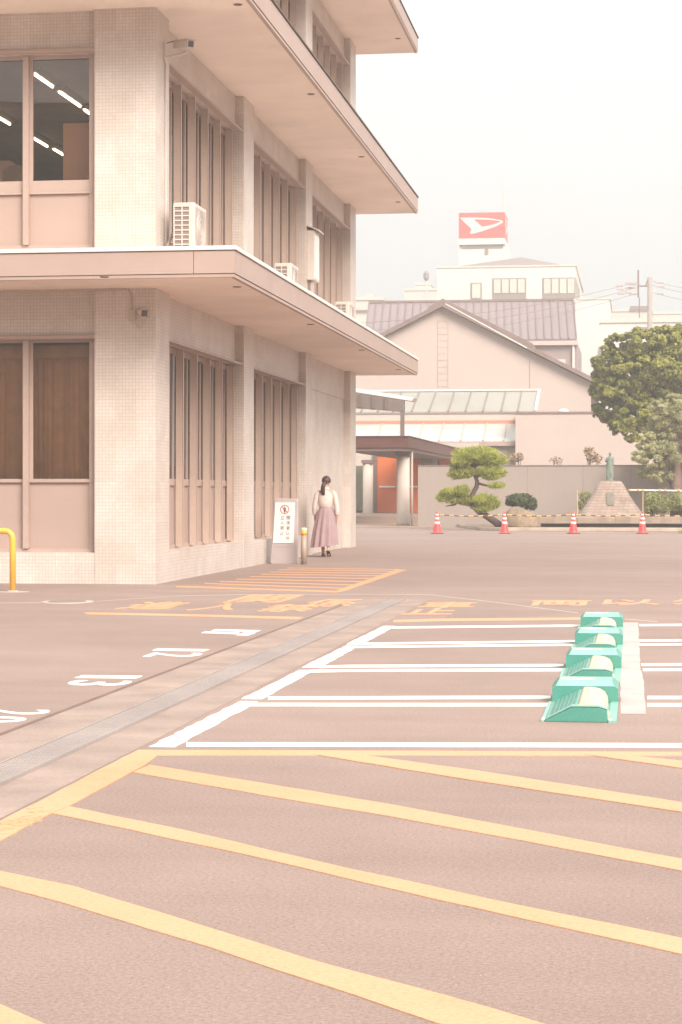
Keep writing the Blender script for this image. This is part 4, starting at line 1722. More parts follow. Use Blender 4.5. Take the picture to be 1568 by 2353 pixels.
for i in range(90):
    a, r = random.uniform(0, 6.28), random.uniform(0, .16)
    p = Vector((gt.x + r * math.cos(a), gt.y + r * math.sin(a), 0))
    h = random.uniform(.08, .2)
    mb.poly([p + Vector((-.008, 0, 0)), p + Vector((.008, 0, 0)), p + Vector((random.uniform(-.06, .06), random.uniform(-.06, .06), h))])
tag(mb.done('grass_tuft', M['grass'], loc=(gt.x, gt.y, 0)), 'tuft of green grass on the asphalt at the right edge', 'grass')

# pedestal and statue
D1 = 75.2
c = P(1404, 1140, D1)
t = thing('statue_pedestal', 'sloping pyramid pedestal of small pinkish stone blocks with a plaque', 'pedestal', (c.x, c.y, .1))
mb = MB()
rings = []
for z, h in ((.08, 1.42), (.3, 1.29), (.46, 1.19), (.7, 1.02), (.9, .87), (1.1, .735), (1.3, .62), (1.5, .51), (1.62, .44), (1.69, .38), (1.71, .30)):
    ring = []
    for k in range(40):
        a = 2 * math.pi * (k + .5) / 40
        q = (abs(math.cos(a)) ** 5 + abs(math.sin(a)) ** 5) ** (-1 / 5)
        wq = 1 + random.uniform(-.008, .008)
        ring.append((c.x + h * q * wq * math.cos(a), c.y + h * q * wq * math.sin(a), z + random.uniform(-.006, .006)))
    rings.append(ring)
mb.ring(rings)
mb.done('pedestal_body', M['stonework'], t)
mb = MB()
mb.prism([(c.x - .13, c.y - .90, .84), (c.x + .12, c.y - .90, .84), (c.x + .12, c.y - .655, 1.27), (c.x - .13, c.y - .655, 1.27)], (0, -.05, .01))
mb.done('plaque', M['plaque'], t)
sx_ = Vector((P(1402, 1100, D1).x, c.y, 1.70))
J = [(0, 0, .48), (0, .01, .62), (.0, .0, .78), (.0, .0, .88), (.01, -.01, .925), (.01, -.02, .985), (.012, -.02, 1.05),
     (-.10, 0, .84), (-.15, -.05, .70), (-.06, -.12, .80), (-.01, -.11, .9),
     (.10, 0, .84), (.13, -.03, .68), (.11, -.09, .58),
     (-.05, .0, .40), (-.06, -.02, .2), (-.06, .0, .03), (-.065, -.1, .015), (.05, 0, .40), (.06, -.03, .2), (.055, -.0, .03), (.06, -.1, .015)]
Ed = [(0, 1), (1, 2), (2, 3), (3, 4), (4, 5), (5, 6), (2, 7), (7, 8), (8, 9), (9, 10), (2, 11), (11, 12), (12, 13), (0, 14), (14, 15), (15, 16), (16, 17), (0, 18), (18, 19), (19, 20), (20, 21)]
Rd = [(.115, .09), (.10, .08), (.105, .08), (.06, .05), .035, .06, .045, .05, .04, .035, .032, .05, .04, .03, .09, .085, .07, .03, .09, .085, .07, .03]
st = skin_body('bronze_statue', J, Ed, Rd, M['bronze'], sx_, 2, 0)
tag(st, 'greenish bronze statue of a standing figure on the pyramid pedestal', 'statue')
mb = MB()
mb.smooth = True
mb.ring([[sx_ + Vector((r * math.cos(a) * (1 + .06 * math.sin(5 * a)), .8 * r * math.sin(a), z)) for a in np.linspace(0, 2 * math.pi, 21)[:-1]] for r, z in ((.125, .02), (.115, .2), (.125, .40), (.135, .55), (.125, .66))], False)
mb.done('robe', M['bronze'], st)

# low rail in front of the shrubs
FY = 74.0
t = thing('garden_rail', 'low cream and yellow rail beside the stone pedestal', 'fence', P(1478, 1180, FY))
for px in (1327, 1478, 1620):
    a, b = P(px, 1127, FY), P(px, 1190, FY)
    mb = MB()
    mb.tube([(a.x, a.y, .1), (a.x, a.y, a.z + .03)], .018, 8)
    mb.done('rail_post', plain('faded_yellow', (.58, .43, .24), .7, .15), t)
mb = MB()
a, b = P(1448, 1126, FY), P(1640, 1129, FY)
mb.tube([a, b], .03, 8)
mb.done('rail_bar', M['coping'], t)
mb = MB()
for px in (1448, 1467, 1478, 1517, 1530, 1560):
    a = P(px, 1126.5, FY)
    mb.lathe((a.x, a.y, a.z - .05), [(0, 0), (.05, .02), (.06, .05), (.05, .08), (0, .1)], 8)
mb.done('rail_clamp', M['rope_yellow'], t)


# ------------------------------------------------------------------ broadleaf trees
def big_tree(name, label, base, trunk_r, trunk_pts, blobs, depth, mat, bark, leaf, dens, aspect, clumps):
    t = thing(name, label, 'tree', base)
    s = depth / FX
    mb = MB()
    mb.smooth = True
    pts = [Vector(base)] + [P(px, py, depth) for px, py in trunk_pts]
    n = len(pts)
    mb.tube(pts, [trunk_r * (1 - .55 * i / (n - 1)) for i in range(n)], 12)
    for (px, py, rx, ry) in blobs:
        c = P(px, py, depth)
        st_ = pts[min(n - 1, 1 + random.randrange(n - 1))]
        m_d = (st_ + c) / 2 + Vector((0, random.uniform(-.4, .4), random.uniform(-.2, .3)))
        mb.tube([st_, m_d, c], [trunk_r * (.35 if leaf > .06 else .16), trunk_r * (.22 if leaf > .06 else .10), trunk_r * .05], 7)
    mb.done('trunk', bark, t)
    mb = MB()
    for (px, py, rx, ry) in blobs:
        dz = random.uniform(-.8, .8) * rx * s
        c = P(px, py, depth + dz)
        # each bough carries many small leaf clumps, with gaps between them
        nc = int(clumps * rx * ry / 400) + 5
        cp, cv = blob_points((c.x, c.y, c.z), (rx * s, rx * s * .85, ry * s), nc, .55)
        for q0, v0 in zip(cp, cv):
            cr_ = random.choice((.12, .18, .26, .34, .46)) * random.uniform(.8, 1.2) * min(rx, ry) * s
            q, v = blob_points(q0, (cr_, cr_, cr_ * .75), int(dens * (cr_ / (.3 * min(rx, ry) * s)) ** 1.6 * random.uniform(.7, 1.2)) + 6, .3)
            leaf_cloud(mb, q, v * .7 + v0 * .6 + np.array([0, 0, .35]), leaf, aspect)
    mb.done('crown', mat, t)
    return t


b0 = P(1590, 1190, 90)
big_tree('broadleaf_tree', 'tall dark green broadleaf tree rising behind the garden wall', (b0.x, b0.y, 0), .3, [(1585, 1100), (1575, 1020), (1565, 940), (1560, 870), (1570, 800)],
         [(1420, 800, 42, 32), (1475, 785, 46, 30), (1540, 785, 50, 36), (1400, 850, 36, 30), (1455, 840, 50, 38), (1530, 845, 60, 44), (1600, 830, 60, 60), (1385, 895, 34, 28),
          (1435, 900, 48, 36), (1500, 905, 56, 40), (1575, 910, 60, 50), (1400, 940, 34, 28), (1455, 955, 46, 34), (1520, 965, 50, 36), (1430, 985, 30, 22), (1475, 1000, 30, 20),
          (1380, 882, 20, 18), (1650, 880, 70, 80), (1640, 790, 60, 40), (1505, 770, 26, 18), (1562, 765, 30, 18), (1372, 905, 14, 12), (1620, 980, 60, 40)],
         90, M['camphor'], M['bark'], .075, 105, .6, 13)
b0 = P(1556, 1190, 76)
big_tree('olive_tree', 'grey-green feathery tree with a thick brown trunk, at the right edge before the wall', (b0.x, b0.y, .1), .25, [(1554, 1130), (1556, 1060), (1560, 1000), (1570, 940)],
         [(1560, 930, 34, 26), (1525, 955, 30, 28), (1590, 960, 40, 40), (1545, 990, 46, 34), (1505, 1000, 30, 26), (1520, 1030, 40, 26), (1490, 1030, 22, 20), (1560, 1040, 44, 28),
          (1500, 1058, 28, 18), (1488, 1085, 26, 18), (1520, 1095, 30, 16), (1470, 1050, 20, 18), (1550, 925, 30, 18), (1510, 935, 20, 18), (1600, 1030, 44, 40), (1530, 1062, 22, 14), (1475, 1010, 14, 14), (1620, 930, 40, 40)],
         76, M['olive'], M['bark_pale'], .055, 90, .2, 18)

# ------------------------------------------------------------------ entrance hall and its canopies
DP = DY(86)
mb = MB()
mb.box(-16, PF(1180, 1180, DP)[0], DP, DY(104), .0, .16)
mb.box(-16, PF(1180, 1180, DP)[0], DP + .5, DY(104), .16, .32)
structure(mb.done('entrance_steps', M['pavement']))
mb = MB()
mb.box(-14, PF(958, 1200, DY(80))[0] + .8, DY(77), DP, 0, .03)
structure(mb.done('entrance_pavement', M['pavement']))

CYf = DY(79)
xc, z1 = PF(940, 1003.5, CYf)
z0 = PF(940, 1036, CYf)[1]
t = thing('entrance_canopy', 'brown flat entrance canopy on round concrete columns', 'canopy', (xc, CYf, 0))
mb = MB()
mb.box(xc - 2.5, xc, CYf, DY(112), z0 + .12, z1)
mb.done('canopy_slab', M['brown_beam'], t)
mb = MB()
mb.box(xc - 2.5, xc - .06, CYf + .06, DY(112), z0, z0 + .119)
mb.done('canopy_soffit', M['dark_beam'], t)
mb = MB()
mb.box(xc - 2.5, xc + .04, CYf - .04, CYf + .2, z1 + .001, z1 + .04)
mb.box(xc - .16, xc + .04, CYf + .2, DY(112), z1 + .001, z1 + .04)
mb.done('canopy_edge', M['brown_beam'], t)
for px, d, hw in ((927, 80.5, 15), (983, 97, 13), (846, 100, 12), (885, 112, 10), (1032, 108, 10)):
    p = P(px, 1100, d)
    r = hw * d / FX
    mb = MB()
    mb.smooth = True
    mb.lathe((p.x, p.y, 0), [(r * 1.03, 0), (r, .15), (r, z0 - .02)], 22)
    cl = mb.done('column', M['column'], t)
    mb = MB()
    mb.box(p.x - r * 1.15, p.x + r * 1.15, p.y - r * 1.15, p.y + r * 1.15, z0 - .16, z0 - .002)
    mb.done('column_head', M['dark_beam'], cl)
p = P(947, 1100, 80.5)
mb = MB()
mb.tube([(p.x, p.y, .0), (p.x, p.y, z0)], .045, 8)
mb.done('downpipe', M['column'], t)

t = thing('shed_canopy', 'raised shed roof with white sloping edge on a thin post above the entrance canopy', 'canopy', (*PF(927, 1003, CYf + 1)[:1], CYf + 1, z1))
yf = CYf + 1


def fpt(px, py, y=None):
    y = yf if y is None else y
    x, z = PF(px, py, y)
    return Vector((x, y, z))


mb = MB()
mb.prism([fpt(740, 878), fpt(820, 892), fpt(952, 914), fpt(946, 921), fpt(820, 901), fpt(740, 888)], (0, 1.2, 0))
mb.done('roof_sheet', M['coping'], t)
mb = MB()
mb.prism([fpt(740, 889), fpt(820, 902), fpt(929, 920), fpt(929, 946), fpt(820, 938), fpt(740, 930)], (0, .3, 0))
M['shed'] = plain('dark_shed_board', (.17, .13, .112), .6, .1)
fs = mb.done('side_panel', M['shed'], t)
for px in (829, 858, 887):
    mb = MB()
    a, b = fpt(px, 906 + (px - 829) * .17), fpt(px, 936 + (px - 829) * .09)
    mb.box(a.x - .05, a.x + .05, yf - .05, yf - .002, b.z, a.z)
    mb.done('rib', M['dark_beam'], fs)
mb = MB()
a, b = fpt(924.5, 944), fpt(924.5, 1003)
mb.box(a.x - .075, a.x + .075, yf + .02, yf + .18, z1 + .005, a.z)
mb.done('post', M['shed'], t)

# entrance front with orange doors
EY = DY(101)
t = thing('entrance_building', 'recessed entrance building with orange double doors under the brown canopy', 'building', (PF(900, 1177, EY)[0], EY, .32))
xa, xb = PF(780, 1177, EY)[0], PF(1100, 1177, EY)[0]
mb = MB()
mb.box(xa, xb, EY + .12, EY + .4, .32, 3.7)
mb.done('entrance_wall', M['column'], t)
for a_, b_ in ((867, 912), (917, 962), (1010, 1042)):
    x0, x1 = PF(a_, 1177, EY)[0], PF(b_, 1177, EY)[0]
    ztop = PF(880, 1049, EY)[1]
    mb = MB()
    mb.box(x0, x1, EY + .02, EY + .1, .34, ztop)
    dr = mb.done('door', M['door'], t)
    mb = MB()
    mb.box(x0 + .1, x1 - .05, EY - .05, EY - .01, 1.55, 1.63)
    mb.done('push_bar', M['coping'], dr)
    mb = MB()
    mb.box(x0 - .08, x0 - .003, EY + .0, EY + .11, .33, ztop + .06)
    mb.box(x0 - .003, x1, EY + .0, EY + .11, ztop + .004, ztop + .06)
    mb.done('door_frame', M['dark_beam'], dr)
x0 = PF(822, 1100, EY)[0]
mb = MB()
mb.box(x0 - 1, PF(836, 1100, EY)[0], EY + .0, EY + .11, .4, 2.6)
mb.done('side_window', M['bush'] if False else plain('green_glass', lin(150, 145, 120, .6), .3, .1), t)
x0 = PF(858, 1100, EY)[0]
mb = MB()
mb.box(x0, x0 + .2, EY - .02, EY + .11, .33, 3.3)
mb.done('dark_jamb', M['dark_beam'], t)

# glazed lean-to roofs and block in front of the gable hall
Y104, Y107, Y111 = DY(104), DY(107), DY(111)
t = thing('glazed_corridor', 'low corridor with two tiers of sloping glass roof in front of the gabled hall', 'building', (PF(1000, 1134, Y104)[0], Y104, 0))
xl = PF(770, 1000, Y104)[0]
xr1 = PF(1186, 1000, Y104)[0]
xr2 = PF(1240, 905, Y111)[0]
zb, zt2 = PF(900, 1015, Y104)[1], PF(900, 976, Y107)[1]
za, zc = PF(900, 948, Y107)[1], PF(900, 902, Y111)[1]


def glazed(x0, x1, ya, zA, yb, zB, matg, bars, nm):
    mb = MB()
    mb.prism([(x0, ya, zA), (x1, ya, zA), (x1, yb, zB), (x0, yb, zB)], (0, .01, .05))
    g = mb.done(nm, matg, t)
    mb = MB()
    for x in bars:
        if x0 < x < x1:
            mb.prism([(x - .035, ya - .01, zA + .02), (x + .035, ya - .01, zA + .02), (x + .035, yb - .01, zB + .02), (x - .035, yb - .01, zB + .02)], (0, -.03, .06))
    mb.done('glazing_bars', M['iron'] if nm == 'upper_glazing' else M['kerb'], g)
    return g


glazed(xl, xr1, Y104 + .3, zb, Y107, zt2, M['pale_glass'], [PF(px, 1015, Y104)[0] for px in (770, 863, 960, 1058, 1110, 1157, 910, 1008)], 'lower_glazing')
glazed(xl, xr2, Y107 + .1, za, Y111, zc, M['wired_glass'], [PF(px, 948, Y107)[0] for px in (790, 830, 868, 904, 946, 986, 1030, 1070, 1110, 1152, 1190)], 'upper_glazing')
mb = MB()
mb.prism([(xr2 - .07, Y107 + .05, za + .03), (xr2 + .07, Y107 + .05, za + .03), (xr2 + .07, Y111 - .05, zc + .03), (xr2 - .07, Y111 - .05, zc + .03)], (0, -.04, .09))
mb.box(xl, xr2 + .07, Y111 - .1, Y111 + .1, zc + .05, zc + .14)
mb.done('roof_verge', M['coping'], t)
mb = MB()
mb.box(xl, xr1, Y107 - .02, Y107 + .3, zt2 + .2, za - .09)
mb.done('parapet', M['hall_render'], t)
mb = MB()
mb.box(xl, xr1, Y107 - .05, Y107 + .3, zt2 + .02, zt2 + .199)
mb.done('parapet_band', M['orange_band'], t)
mb = MB()
mb.box(xl, xr2 + .1, Y107 - .06, Y107 + .1, za - .088, za - .01)
mb.done('gutter', M['iron'], t)
mb = MB()
mb.box(xl, xr1, Y104 + .2, Y104 + .4, zb - .22, zb - .005)
mb.done('eaves_beam', M['steel'], t)
mb = MB()
mb.box(PF(1045, 1040, Y104)[0], xr1, Y104 + .5, Y104 + .7, .1, zb - .1)
mb.done('glazed_wall', plain('greenish_pane', lin(205, 192, 165, .62), .4, .1), t)
mb = MB()
mb.tube([(PF(1125, 1026, Y104)[0], Y104 + .4, PF(1125, 1026, Y104)[1]), (PF(1168, 1052, Y104)[0], Y104 + .4, PF(1168, 1052, Y104)[1])], .05, 6)
mb.done('brace', M['steel'], t)

YB = Y104 - .2
xb0 = PF(1185, 945, YB)[0]
zbt = PF(1250, 946, YB)[1]
t = thing('hall_annex', 'plain flat-roofed pink block in front of the gabled hall, behind the garden wall', 'building', (xb0, YB, 0))
mb = MB()
mb.box(xb0, xb0 + 14, YB, Y111 - .3, 0, zbt - .1)
mb.done('annex_wall', M['hall_render'], t)
mb = MB()
mb.box(xb0 - .05, xb0 + 14.05, YB - .05, Y111 - .25, zbt - .099, zbt)
mb.done('annex_coping', M['hall_trim'], t)
mb = MB()
mb.smooth = True
p = PF(1295, 943, YB + 1)
mb.lathe((p[0], YB + 1, zbt), [(.3, 0), (.26, .1), (.15, .17), (0, .2)], 14)
mb.done('roof_ventilator', M['white_wall'], t)

# gabled hall
YG = DY(120)
t = thing('gabled_hall', 'pink rendered hall with a broad dark-edged gable', 'building', (PF(1018, 900, YG)[0], YG, 0))


def gp_(px, py):
    x, z = PF(px, py, YG)
    return Vector((x, YG, z))


pk = gp_(1018, 706)
le = gp_(760, 838)
re = gp_(1420, 907)
mb = MB()
mb.prism([Vector((le.x, YG, 0)), Vector((re.x - 1.5, YG, 0)), Vector((re.x - 1.5, YG, re.z + .7)), pk, le], (0, 25, 0))
mb.done('gable_wall', M['hall_render'], t)


def slope(a, b, th, y0, y1, nm, mat):
    mb = MB()
    a, b = Vector(a), Vector(b)
    mb.prism([Vector((a.x, y0, a.z)), Vector((b.x, y0, b.z)), Vector((b.x, y0, b.z + th)), Vector((a.x, y0, a.z + th))], (0, y1 - y0, 0))
    return mb.done(nm, mat, t)


slope(le, pk + Vector((0, 0, .01)), .26, YG - .5, YG + 25, 'roof', M['hall_trim'])
slope(pk + Vector((.002, 0, .01)), re, .26, YG - .5, YG + 25, 'roof', M['hall_trim'])
a_, b_ = gp_(990, 716), gp_(1225, 800)
q_ = pk + Vector((0, 0, .28))
slope(Vector((q_.x - .75, 0, q_.z - .40)), q_, .16, YG - .4, YG + 25, 'ridge_cap', M['hall_trim'])
slope(q_ + Vector((.002, 0, 0)), Vector((b_.x, 0, q_.z + (re.z - pk.z) * (b_.x - pk.x) / (re.x - pk.x))), .2, YG - .4, YG + 25, 'ridge_cap', M['hall_trim'])
pale_edge = slope(q_ + Vector((.2, 0, -.16)), Vector((b_.x - .3, 0, q_.z - .10 + (re.z - pk.z) * (b_.x - pk.x) / (re.x - pk.x))), .07, YG - .52, YG - .45, 'flashing', M['coping'])
mb = MB()
for px in (1006, 1030):
    a, b = gp_(px, 738), gp_(px, 892)
    mb.box(a.x - .010, a.x + .010, YG - .02, YG - .002, b.z, a.z)
for k in range(11):
    a, b = gp_(1006, 738 + k * 15), gp_(1030, 738 + k * 15)
    mb.box(a.x + .012, b.x - .012, YG - .018, YG - .004, a.z - .006, a.z + .006)
mb.done('wall_ladder', plain('ladder_paint', lin(226, 201, 189, .58), .7, .05), t)
mb = MB()
a = gp_(1217, 845)
mb.box(a.x, a.x + .03, YG - .005, YG - .001, 2, a.z + .5)
mb.done('wall_joint', M['hall_trim'], t)

# long seamed roof behind the gable
YL = DY(150)
t = thing('metal_roofed_hall', 'long hall behind the gable with a mauve seamed metal roof', 'building', (PF(1080, 780, YL)[0], YL, 0))
x0, x1 = PF(838, 780, YL)[0], PF(1326, 780, YL)[0]
ze = PF(1200, 779, YL)[1]
YR = YL + 7
zr = PF(1200, 692, YR)[1]
x0r, x1r = PF(848, 692, YR)[0], PF(1318, 692, YR)[0]
mb = MB()
mb.prism([(x0, YL, ze), (x1, YL, ze), (x1r, YR, zr), (x0r, YR, zr)], (0, .1, -.25))
rf = mb.done('roof', M['roof_metal'], t)
mb = MB()
n = 27
for k in range(n + 1):
    f = k / n
    a, b = x0 + (x1 - x0) * f, x0r + (x1r - x0r) * f
    mb.prism([(a - .03, YL - .02, ze + .005), (a + .03, YL - .02, ze + .005), (b + .03, YR, zr + .005), (b - .03, YR, zr + .005)], (0, -.03, .07))
mb.done('roof_seams', plain('seam_sheet', lin(184, 160, 160, .45), .6, .08), rf)
mb = MB()
mb.box(x0r, x1r, YR - .1, YR + .3, zr, zr + .16)
mb.done('ridge', M['hall_trim'], rf)
mb = MB()
mb.box(x0, x1 + .1, YL - .1, YL + .25, ze - .45, ze - .15)
mb.done('eaves_fascia', M['hall_render'], t)
wxl = PF(1100, 800, YL)[0]
mb = MB()
mb.box(x0 + .5, x1, YL + .3, YR + 6, 0, ze - .2)
mb.done('hall_wall', plain('mauve_wall', lin(196, 172, 168, .58), .8, .06), t)
a, b = PF(1226, 826, YL + .3), PF(1300, 845, YL + .3)
mb = MB()
mb.box(a[0], b[0], YL + .2, YL + .29, b[1] - .6, a[1])
wd = mb.done('window', M['far_window'], t)
mb = MB()
mb.box(b[0] - .55, b[0], YL + .15, YL + .199, b[1] - .6, b[1] + .1)
mb.done('dark_pane', M['far_dark'], wd)
mb = MB()
mb.tube([(x1 - .25, YL + .15, 0), (x1 - .25, YL + .15, ze - .45)], .09, 8)
mb.done('downpipe', M['coping'], t)

# ------------------------------------------------------------------ far white building with the roof sign
YS = DY(230)


def sp2(px, py, y=None):
    y = YS if y is None else y
    x, z = PF(px, py, y)
    return Vector((x, y, z))


t = thing('white_office_block', 'far white office block with a hipped roof behind the halls', 'building', (sp2(1160, 900).x, YS, 0))
a, b = sp2(1005, 616), sp2(1323, 616)
mb = MB()
mb.box(a.x, b.x, YS, YS + 30, 0, a.z)
mb.done('block_wall', M['white_wall'], t)
c_, d_ = sp2(1180, 691), sp2(1402, 691)
mb = MB()
mb.box(b.x + .002, d_.x, YS - .3, YS + 16, 0, c_.z)
mb.done('wing_wall', M['white_wall'], t)
mb = MB()
mb.box(a.x - .1, b.x + .15, YS - .1, YS + 30.1, a.z + .002, a.z + .18)
mb.box(b.x + .17, d_.x + .1, YS - .4, YS + 16.1, c_.z + .002, c_.z + .15)
mb.done('parapet_cap', M['far_wall'], t)
e0, e1, e2 = sp2(1043, 615), sp2(1295, 614), sp2(1190, 591)
zr_ = a.z + .19
mb = MB()
mb.add([(e0.x, YS + .5, zr_), (e1.x, YS + .5, zr_), (e1.x, YS + 12, zr_), (e0.x, YS + 12, zr_), (e2.x, YS + 6, sp2(1190, 591, YS + 6).z)],
       [(0, 1, 4), (1, 2, 4), (2, 3, 4), (3, 0, 4), (3, 2, 1, 0)])
mb.done('hipped_roof', plain('far_roof', lin(205, 184, 176, .42), .8, .06), t)


def far_win(px0, py0, px1, py1, nm, cols, sill):
    p, q = sp2(px0, py1), sp2(px1, py0)
    mb = MB()
    mb.box(p.x - .08, q.x + .08, YS - .08, YS - .02, p.z - .08, q.z + .08)
    f = mb.done('window', M['far_dark'], t)
    mb = MB()
    wv = (q.x - p.x) / cols
    for k in range(cols):
        mb.box(p.x + k * wv + .07, p.x + (k + 1) * wv - .07, YS - .14, YS - .081, p.z + (q.z - p.z) * sill, q.z - .05)
    mb.done('blind', M['far_window'], f)


far_win(1134, 640, 1208, 686, 'w', 4, .28)
far_win(1249, 639, 1322, 685, 'w', 4, .24)
far_win(1084, 651, 1106, 686, 'w', 1, .04)
p, q = sp2(1377, 850), sp2(1398, 797)
mb = MB()
mb.box(p.x, q.x, YS - .45, YS - .31, p.z, q.z)
mb.done('window', M['far_dark'], t)
for k in range(3):
    mb = MB()
    y0 = YS + 3 + k * 5
    mb.box(b.x + .01, b.x + .06, y0, y0 + 2.2, c_.z + .3, c_.z + 2.6)
    mb.done('window', M['far_dark'], t)
YT = YS + 9
a, b = sp2(1055, 612, YT + 2), sp2(1168, 566, YT + 2)
mb = MB()
mb.box(a.x, b.x, YT + 2, YT + 7, sp2(1100, 616).z, b.z)
mb.done('stair_tower', M['white_wall'], t)
mb = MB()
v_ = sp2(1119, 577, YT + 2)
mb.box(v_.x - .2, v_.x + .2, YT + 1.9, YT + 1.99, v_.z - .4, v_.z + .3)
mb.done('vent', M['far_dark'], t)

s0, s1 = sp2(1055.5, 549, YT + 2), sp2(1160.5, 488, YT + 2)
zb_ = sp2(1060, 563, YT + 2).z
t = thing('roof_sign', 'red cube sign with a white swept-arrow emblem on the roof of the white office block', 'sign', (s0.x, YT + 2, zb_))
mb = MB()
mb.box(s0.x, s1.x, YT + 1.6, YT + 7.3, s0.z, s1.z)
sb = mb.done('sign_box', M['sign_red'], t)
mb = MB()
mb.box(s0.x, s1.x, YT + 1.6, YT + 7.3, zb_, s0.z - .002)
mb.done('sign_skirt', M['white_wall'], t)
mb = MB()
mb.box(s0.x + .3, s1.x - .2, YT + 1.9, YT + 7, zb_ - .4, zb_ - .001)
mb.done('sign_support', M['far_dark'], t)
# the emblem, from the crop of the sign: crop px -> sign plane
wv, hv = s1.x - s0.x, s1.z - s0.z
em = lambda u, v, yy=1.6 - .06: Vector((s0.x + wv * (u - 358) / (1208 - 358), YT + yy, s1.z - hv * (v - 315) / (805 - 315)))
outer = [(375, 410), (470, 407), (620, 408), (800, 418), (950, 432), (1070, 452), (1150, 470), (1180, 487), (1178, 510), (1150, 533), (1060, 580), (940, 625), (800, 672), (690, 703), (600, 718), (565, 716), (568, 690), (590, 655), (597, 628), (560, 590), (470, 505)]
hole = [(635, 448), (800, 450), (950, 462), (1060, 476), (1128, 490), (1130, 500), (1090, 520), (980, 552), (880, 575), (788, 588), (720, 520)]
cu2 = bpy.data.curves.new('emblem_outline', 'CURVE')
cu2.dimensions = '2D'
cu2.fill_mode = 'BOTH'
for loop in (outer, hole):
    spn = cu2.splines.new('POLY')
    spn.points.add(len(loop) - 1)
    for k, (u, v) in enumerate(loop):
        e = em(u, v)
        spn.points[k].co = (e.x, e.z, 0, 1)
    spn.use_cyclic_u = True
tmp = bpy.data.objects.new('emblem_outline', cu2)
COL.objects.link(tmp)
bpy.context.view_layer.update()
me = bpy.data.meshes.new_from_object(tmp.evaluated_get(bpy.context.evaluated_depsgraph_get()))
vsE = [(v.co.x, YT + 1.54, v.co.y) for v in me.vertices]
fsE = [tuple(p.vertices) for p in me.polygons]
bpy.data.objects.remove(tmp)
mb = MB()
mb.add(vsE, fsE)
mb.done('emblem', M['white_wall'], sb)
mb = MB()
L1 = [em(450, 425, 1.53), em(459, 425, 1.53), em(632, 608, 1.53), em(760, 601, 1.53), em(762, 606, 1.53), em(628, 616, 1.53)]
mb.poly(L1)
mb.done('emblem_line', M['far_wall'], sb)
mb = MB()                                                       # the same emblem on the right-hand face, seen edge-on
xs_ = s1.x + .05
mb.add([(xs_, YT + 1.8 + (x - s0.x) * .9, z) for x, _, z in vsE], fsE)
mb.done('emblem', M['white_wall'], sb)

t = thing('roof_aerial', 'thin mast aerial behind the red roof sign', 'aerial', sp2(1156, 560, YT + 6))
b = sp2(1157, 410, YT + 6)
z_ = sp2(1157, 560, YT + 6).z
mb = MB()
mb.tube([(b.x, YT + 7.6, z_ - 2), (b.x, YT + 7.6, b.z)], .06, 6)
mb.done('mast', M['far_wall'], t)
mb = MB()
for py, w_ in ((442, .5), (474, 1.0)):
    z_ = sp2(1157, py, YT + 7.6).z
    mb.tube([(b.x - w_, YT + 7.6, z_), (b.x + w_ * .8, YT + 7.6, z_)], .04, 5)
mb.done('cross_arm', M['far_wall'], t)

# far roofs at the skyline
YF = DY(290)


def far_box(px0, py0, px1, label, mat, dy=0.0, extra=None, name='distant_building'):
    y = YF + dy
    a, b = sp2(px0, py0, y), sp2(px1, py0, y)
    t = thing(name, label, 'building', ((a.x + b.x) / 2, y, 0))
    mb = MB()
    mb.box(a.x, b.x, y, y + 18, 0, a.z)
    mb.done('wall', mat, t)
    mb = MB()
    mb.box(a.x - .1, b.x + .1, y - .15, y + 18.1, a.z + .003, a.z + .35)
    mb.done('parapet', M['far_wall'], t)
    mb = MB()
    for (u0, v0, u1, v1) in extra or ():
        p, q = sp2(u0, v1, y), sp2(u1, v0, y)
        mb.box(p.x, q.x, y - .3, y - .16, p.z, q.z)
    if extra:
        mb.done('dark_band', M['hall_trim'], t)
    return t


far_box(800, 690, 880, 'low cream house roof just right of the office building', M['far_wall'], -60, [(815, 712, 856, 716), (850, 705, 870, 709)])
far_box(842, 682, 858, 'small white rooftop hut beyond the mauve roof', M['white_wall'], -40, [(838, 682, 862, 685)])
far_box(930, 668, 1004, 'pale distant building left of the white office block', M['far_wall'], 40)
far_box(955, 655, 990, 'pale stair tower on the distant skyline left of the white office block', M['white_wall'], 60)
far_box(1404, 716, 1500, 'pale distant flats between the white wing and the utility pole', M['far_wall'], 0, [(1410, 735, 1490, 738), (1448, 703, 1490, 714)])
far_box(1380, 742, 1640, 'low white building behind the crown of the dark tree', M['white_wall'], -90, [(1455, 752, 1490, 758), (1512, 752, 1552, 758), (1512, 768, 1552, 774)])
far_box(1490, 722, 1700, 'long cream distant building right of the utility pole', M['far_wall'], 20, [(1495, 740, 1570, 743)])
t = thing('round_aerial', 'slender aerial with a round head on the skyline left of the white office block', 'aerial', sp2(980, 690, YF))
b = sp2(980, 630, YF)
mb = MB()
mb.tube([(b.x, YF, 5), (b.x, YF, b.z)], .1, 6)
mb.done('mast', M['far_wall'], t)
mb = MB()
mb.lathe((b.x, YF, b.z - .5), [(.15, -.4), (.4, 0), (.4, .6), (.1, 1.0)], 8)
mb.done('aerial_head', M['roof_metal'], t)

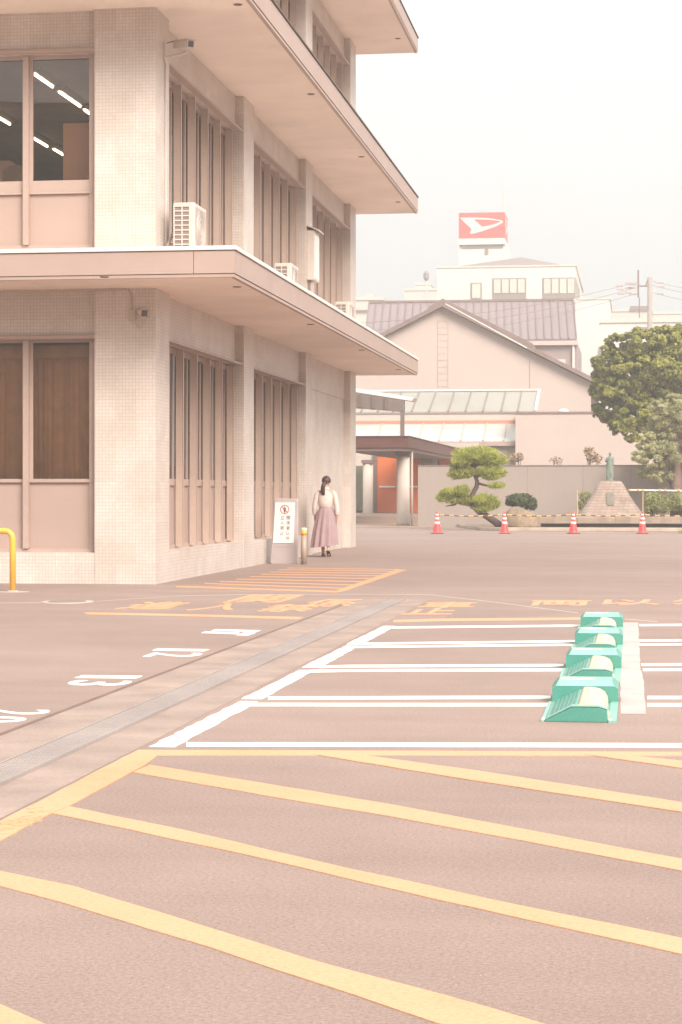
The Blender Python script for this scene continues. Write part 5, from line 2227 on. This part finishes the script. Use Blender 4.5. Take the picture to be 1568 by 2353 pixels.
# utility pole and wires
DU = 160
b = P(1494, 637, DU)
t = thing('utility_pole', 'concrete utility pole with a cross-arm rising above the tree', 'utility pole', (b.x, b.y, 0))
mb = MB()
mb.smooth = True
mb.tube([(b.x, b.y, 0), (b.x, b.y, b.z)], [.26, .19], 12)
mb.done('pole', plain('pole_concrete', (.34, .28, .25), .8, .1), t)
a1, a2 = P(1468, 657, DU), P(1490, 657, DU)
mb = MB()
mb.tube([a1, a2], .06, 6)
mb.tube([P(1484, 656, DU), P(1490, 642, DU)], .05, 6)
mb.tube([P(1467.5, 620, DU), P(1467.5, 683, DU)], .07, 6)
mb.tube([P(1470, 683, DU), P(1470, 730, DU)], .04, 6)
mb.done('cross_arm', M['hall_trim'], t)
for px, py in ((1445, 651), (1455, 654), (1444, 662), (1452, 661), (1444, 673), (1455, 676), (1424, 657), (1426, 665), (1427, 675), (1518, 650), (1520, 659), (1518, 675)):
    p = P(px, py, DU)
    mb = MB()
    mb.obox(p, RT * .26, FW * .07, Vector((0, 0, .055)))
    mb.done('insulator', M['steel'], t)
for (l, r, lab) in (((830, 742), (1468, 648), 'top wire left of the utility pole'), ((850, 760), (1468, 660), 'middle wire left of the utility pole'), ((900, 775), (1468, 673), 'bottom wire left of the utility pole'),
                    ((1498, 645), (1720, 654), 'top wire right of the utility pole'), ((1498, 655), (1720, 664), 'middle wire right of the utility pole'), ((1500, 672), (1720, 682), 'bottom wire right of the utility pole')):
    a, c = P(*l, DU - 30 if l[0] < 1400 else DU), P(*r, DU if l[0] < 1400 else DU + 10)
    mb = MB()
    pts = [a + (c - a) * (i / 16) - Vector((0, 0, .55 * math.sin(math.pi * i / 16))) for i in range(17)]
    mb.tube(pts, .017, 5)
    tag(mb.done('power_line', M['hall_trim'], loc=c), lab, 'power line', 'wires of the utility pole')

# ------------------------------------------------------------------ air
HAZE = 0.0024
if HAZE:
    mb = MB()
    mb.box(-445, 445, -445, 445, -1.6, 75)
    hz = mb.done('haze', M['hill'])
    hz['kind'] = 'stuff'
    hm = bpy.data.materials.new('pale_air')
    hm.use_nodes = True
    t_ = hm.node_tree
    t_.nodes.clear()
    o_ = t_.nodes.new('ShaderNodeOutputMaterial')
    pv = t_.nodes.new('ShaderNodeVolumePrincipled')
    pv.inputs['Color'].default_value = (1.0, .97, .94, 1)
    pv.inputs['Density'].default_value = HAZE
    pv.inputs['Anisotropy'].default_value = .2
    t_.links.new(pv.outputs[0], o_.inputs['Volume'])
    hz.data.materials.clear()
    hz.data.materials.append(hm)
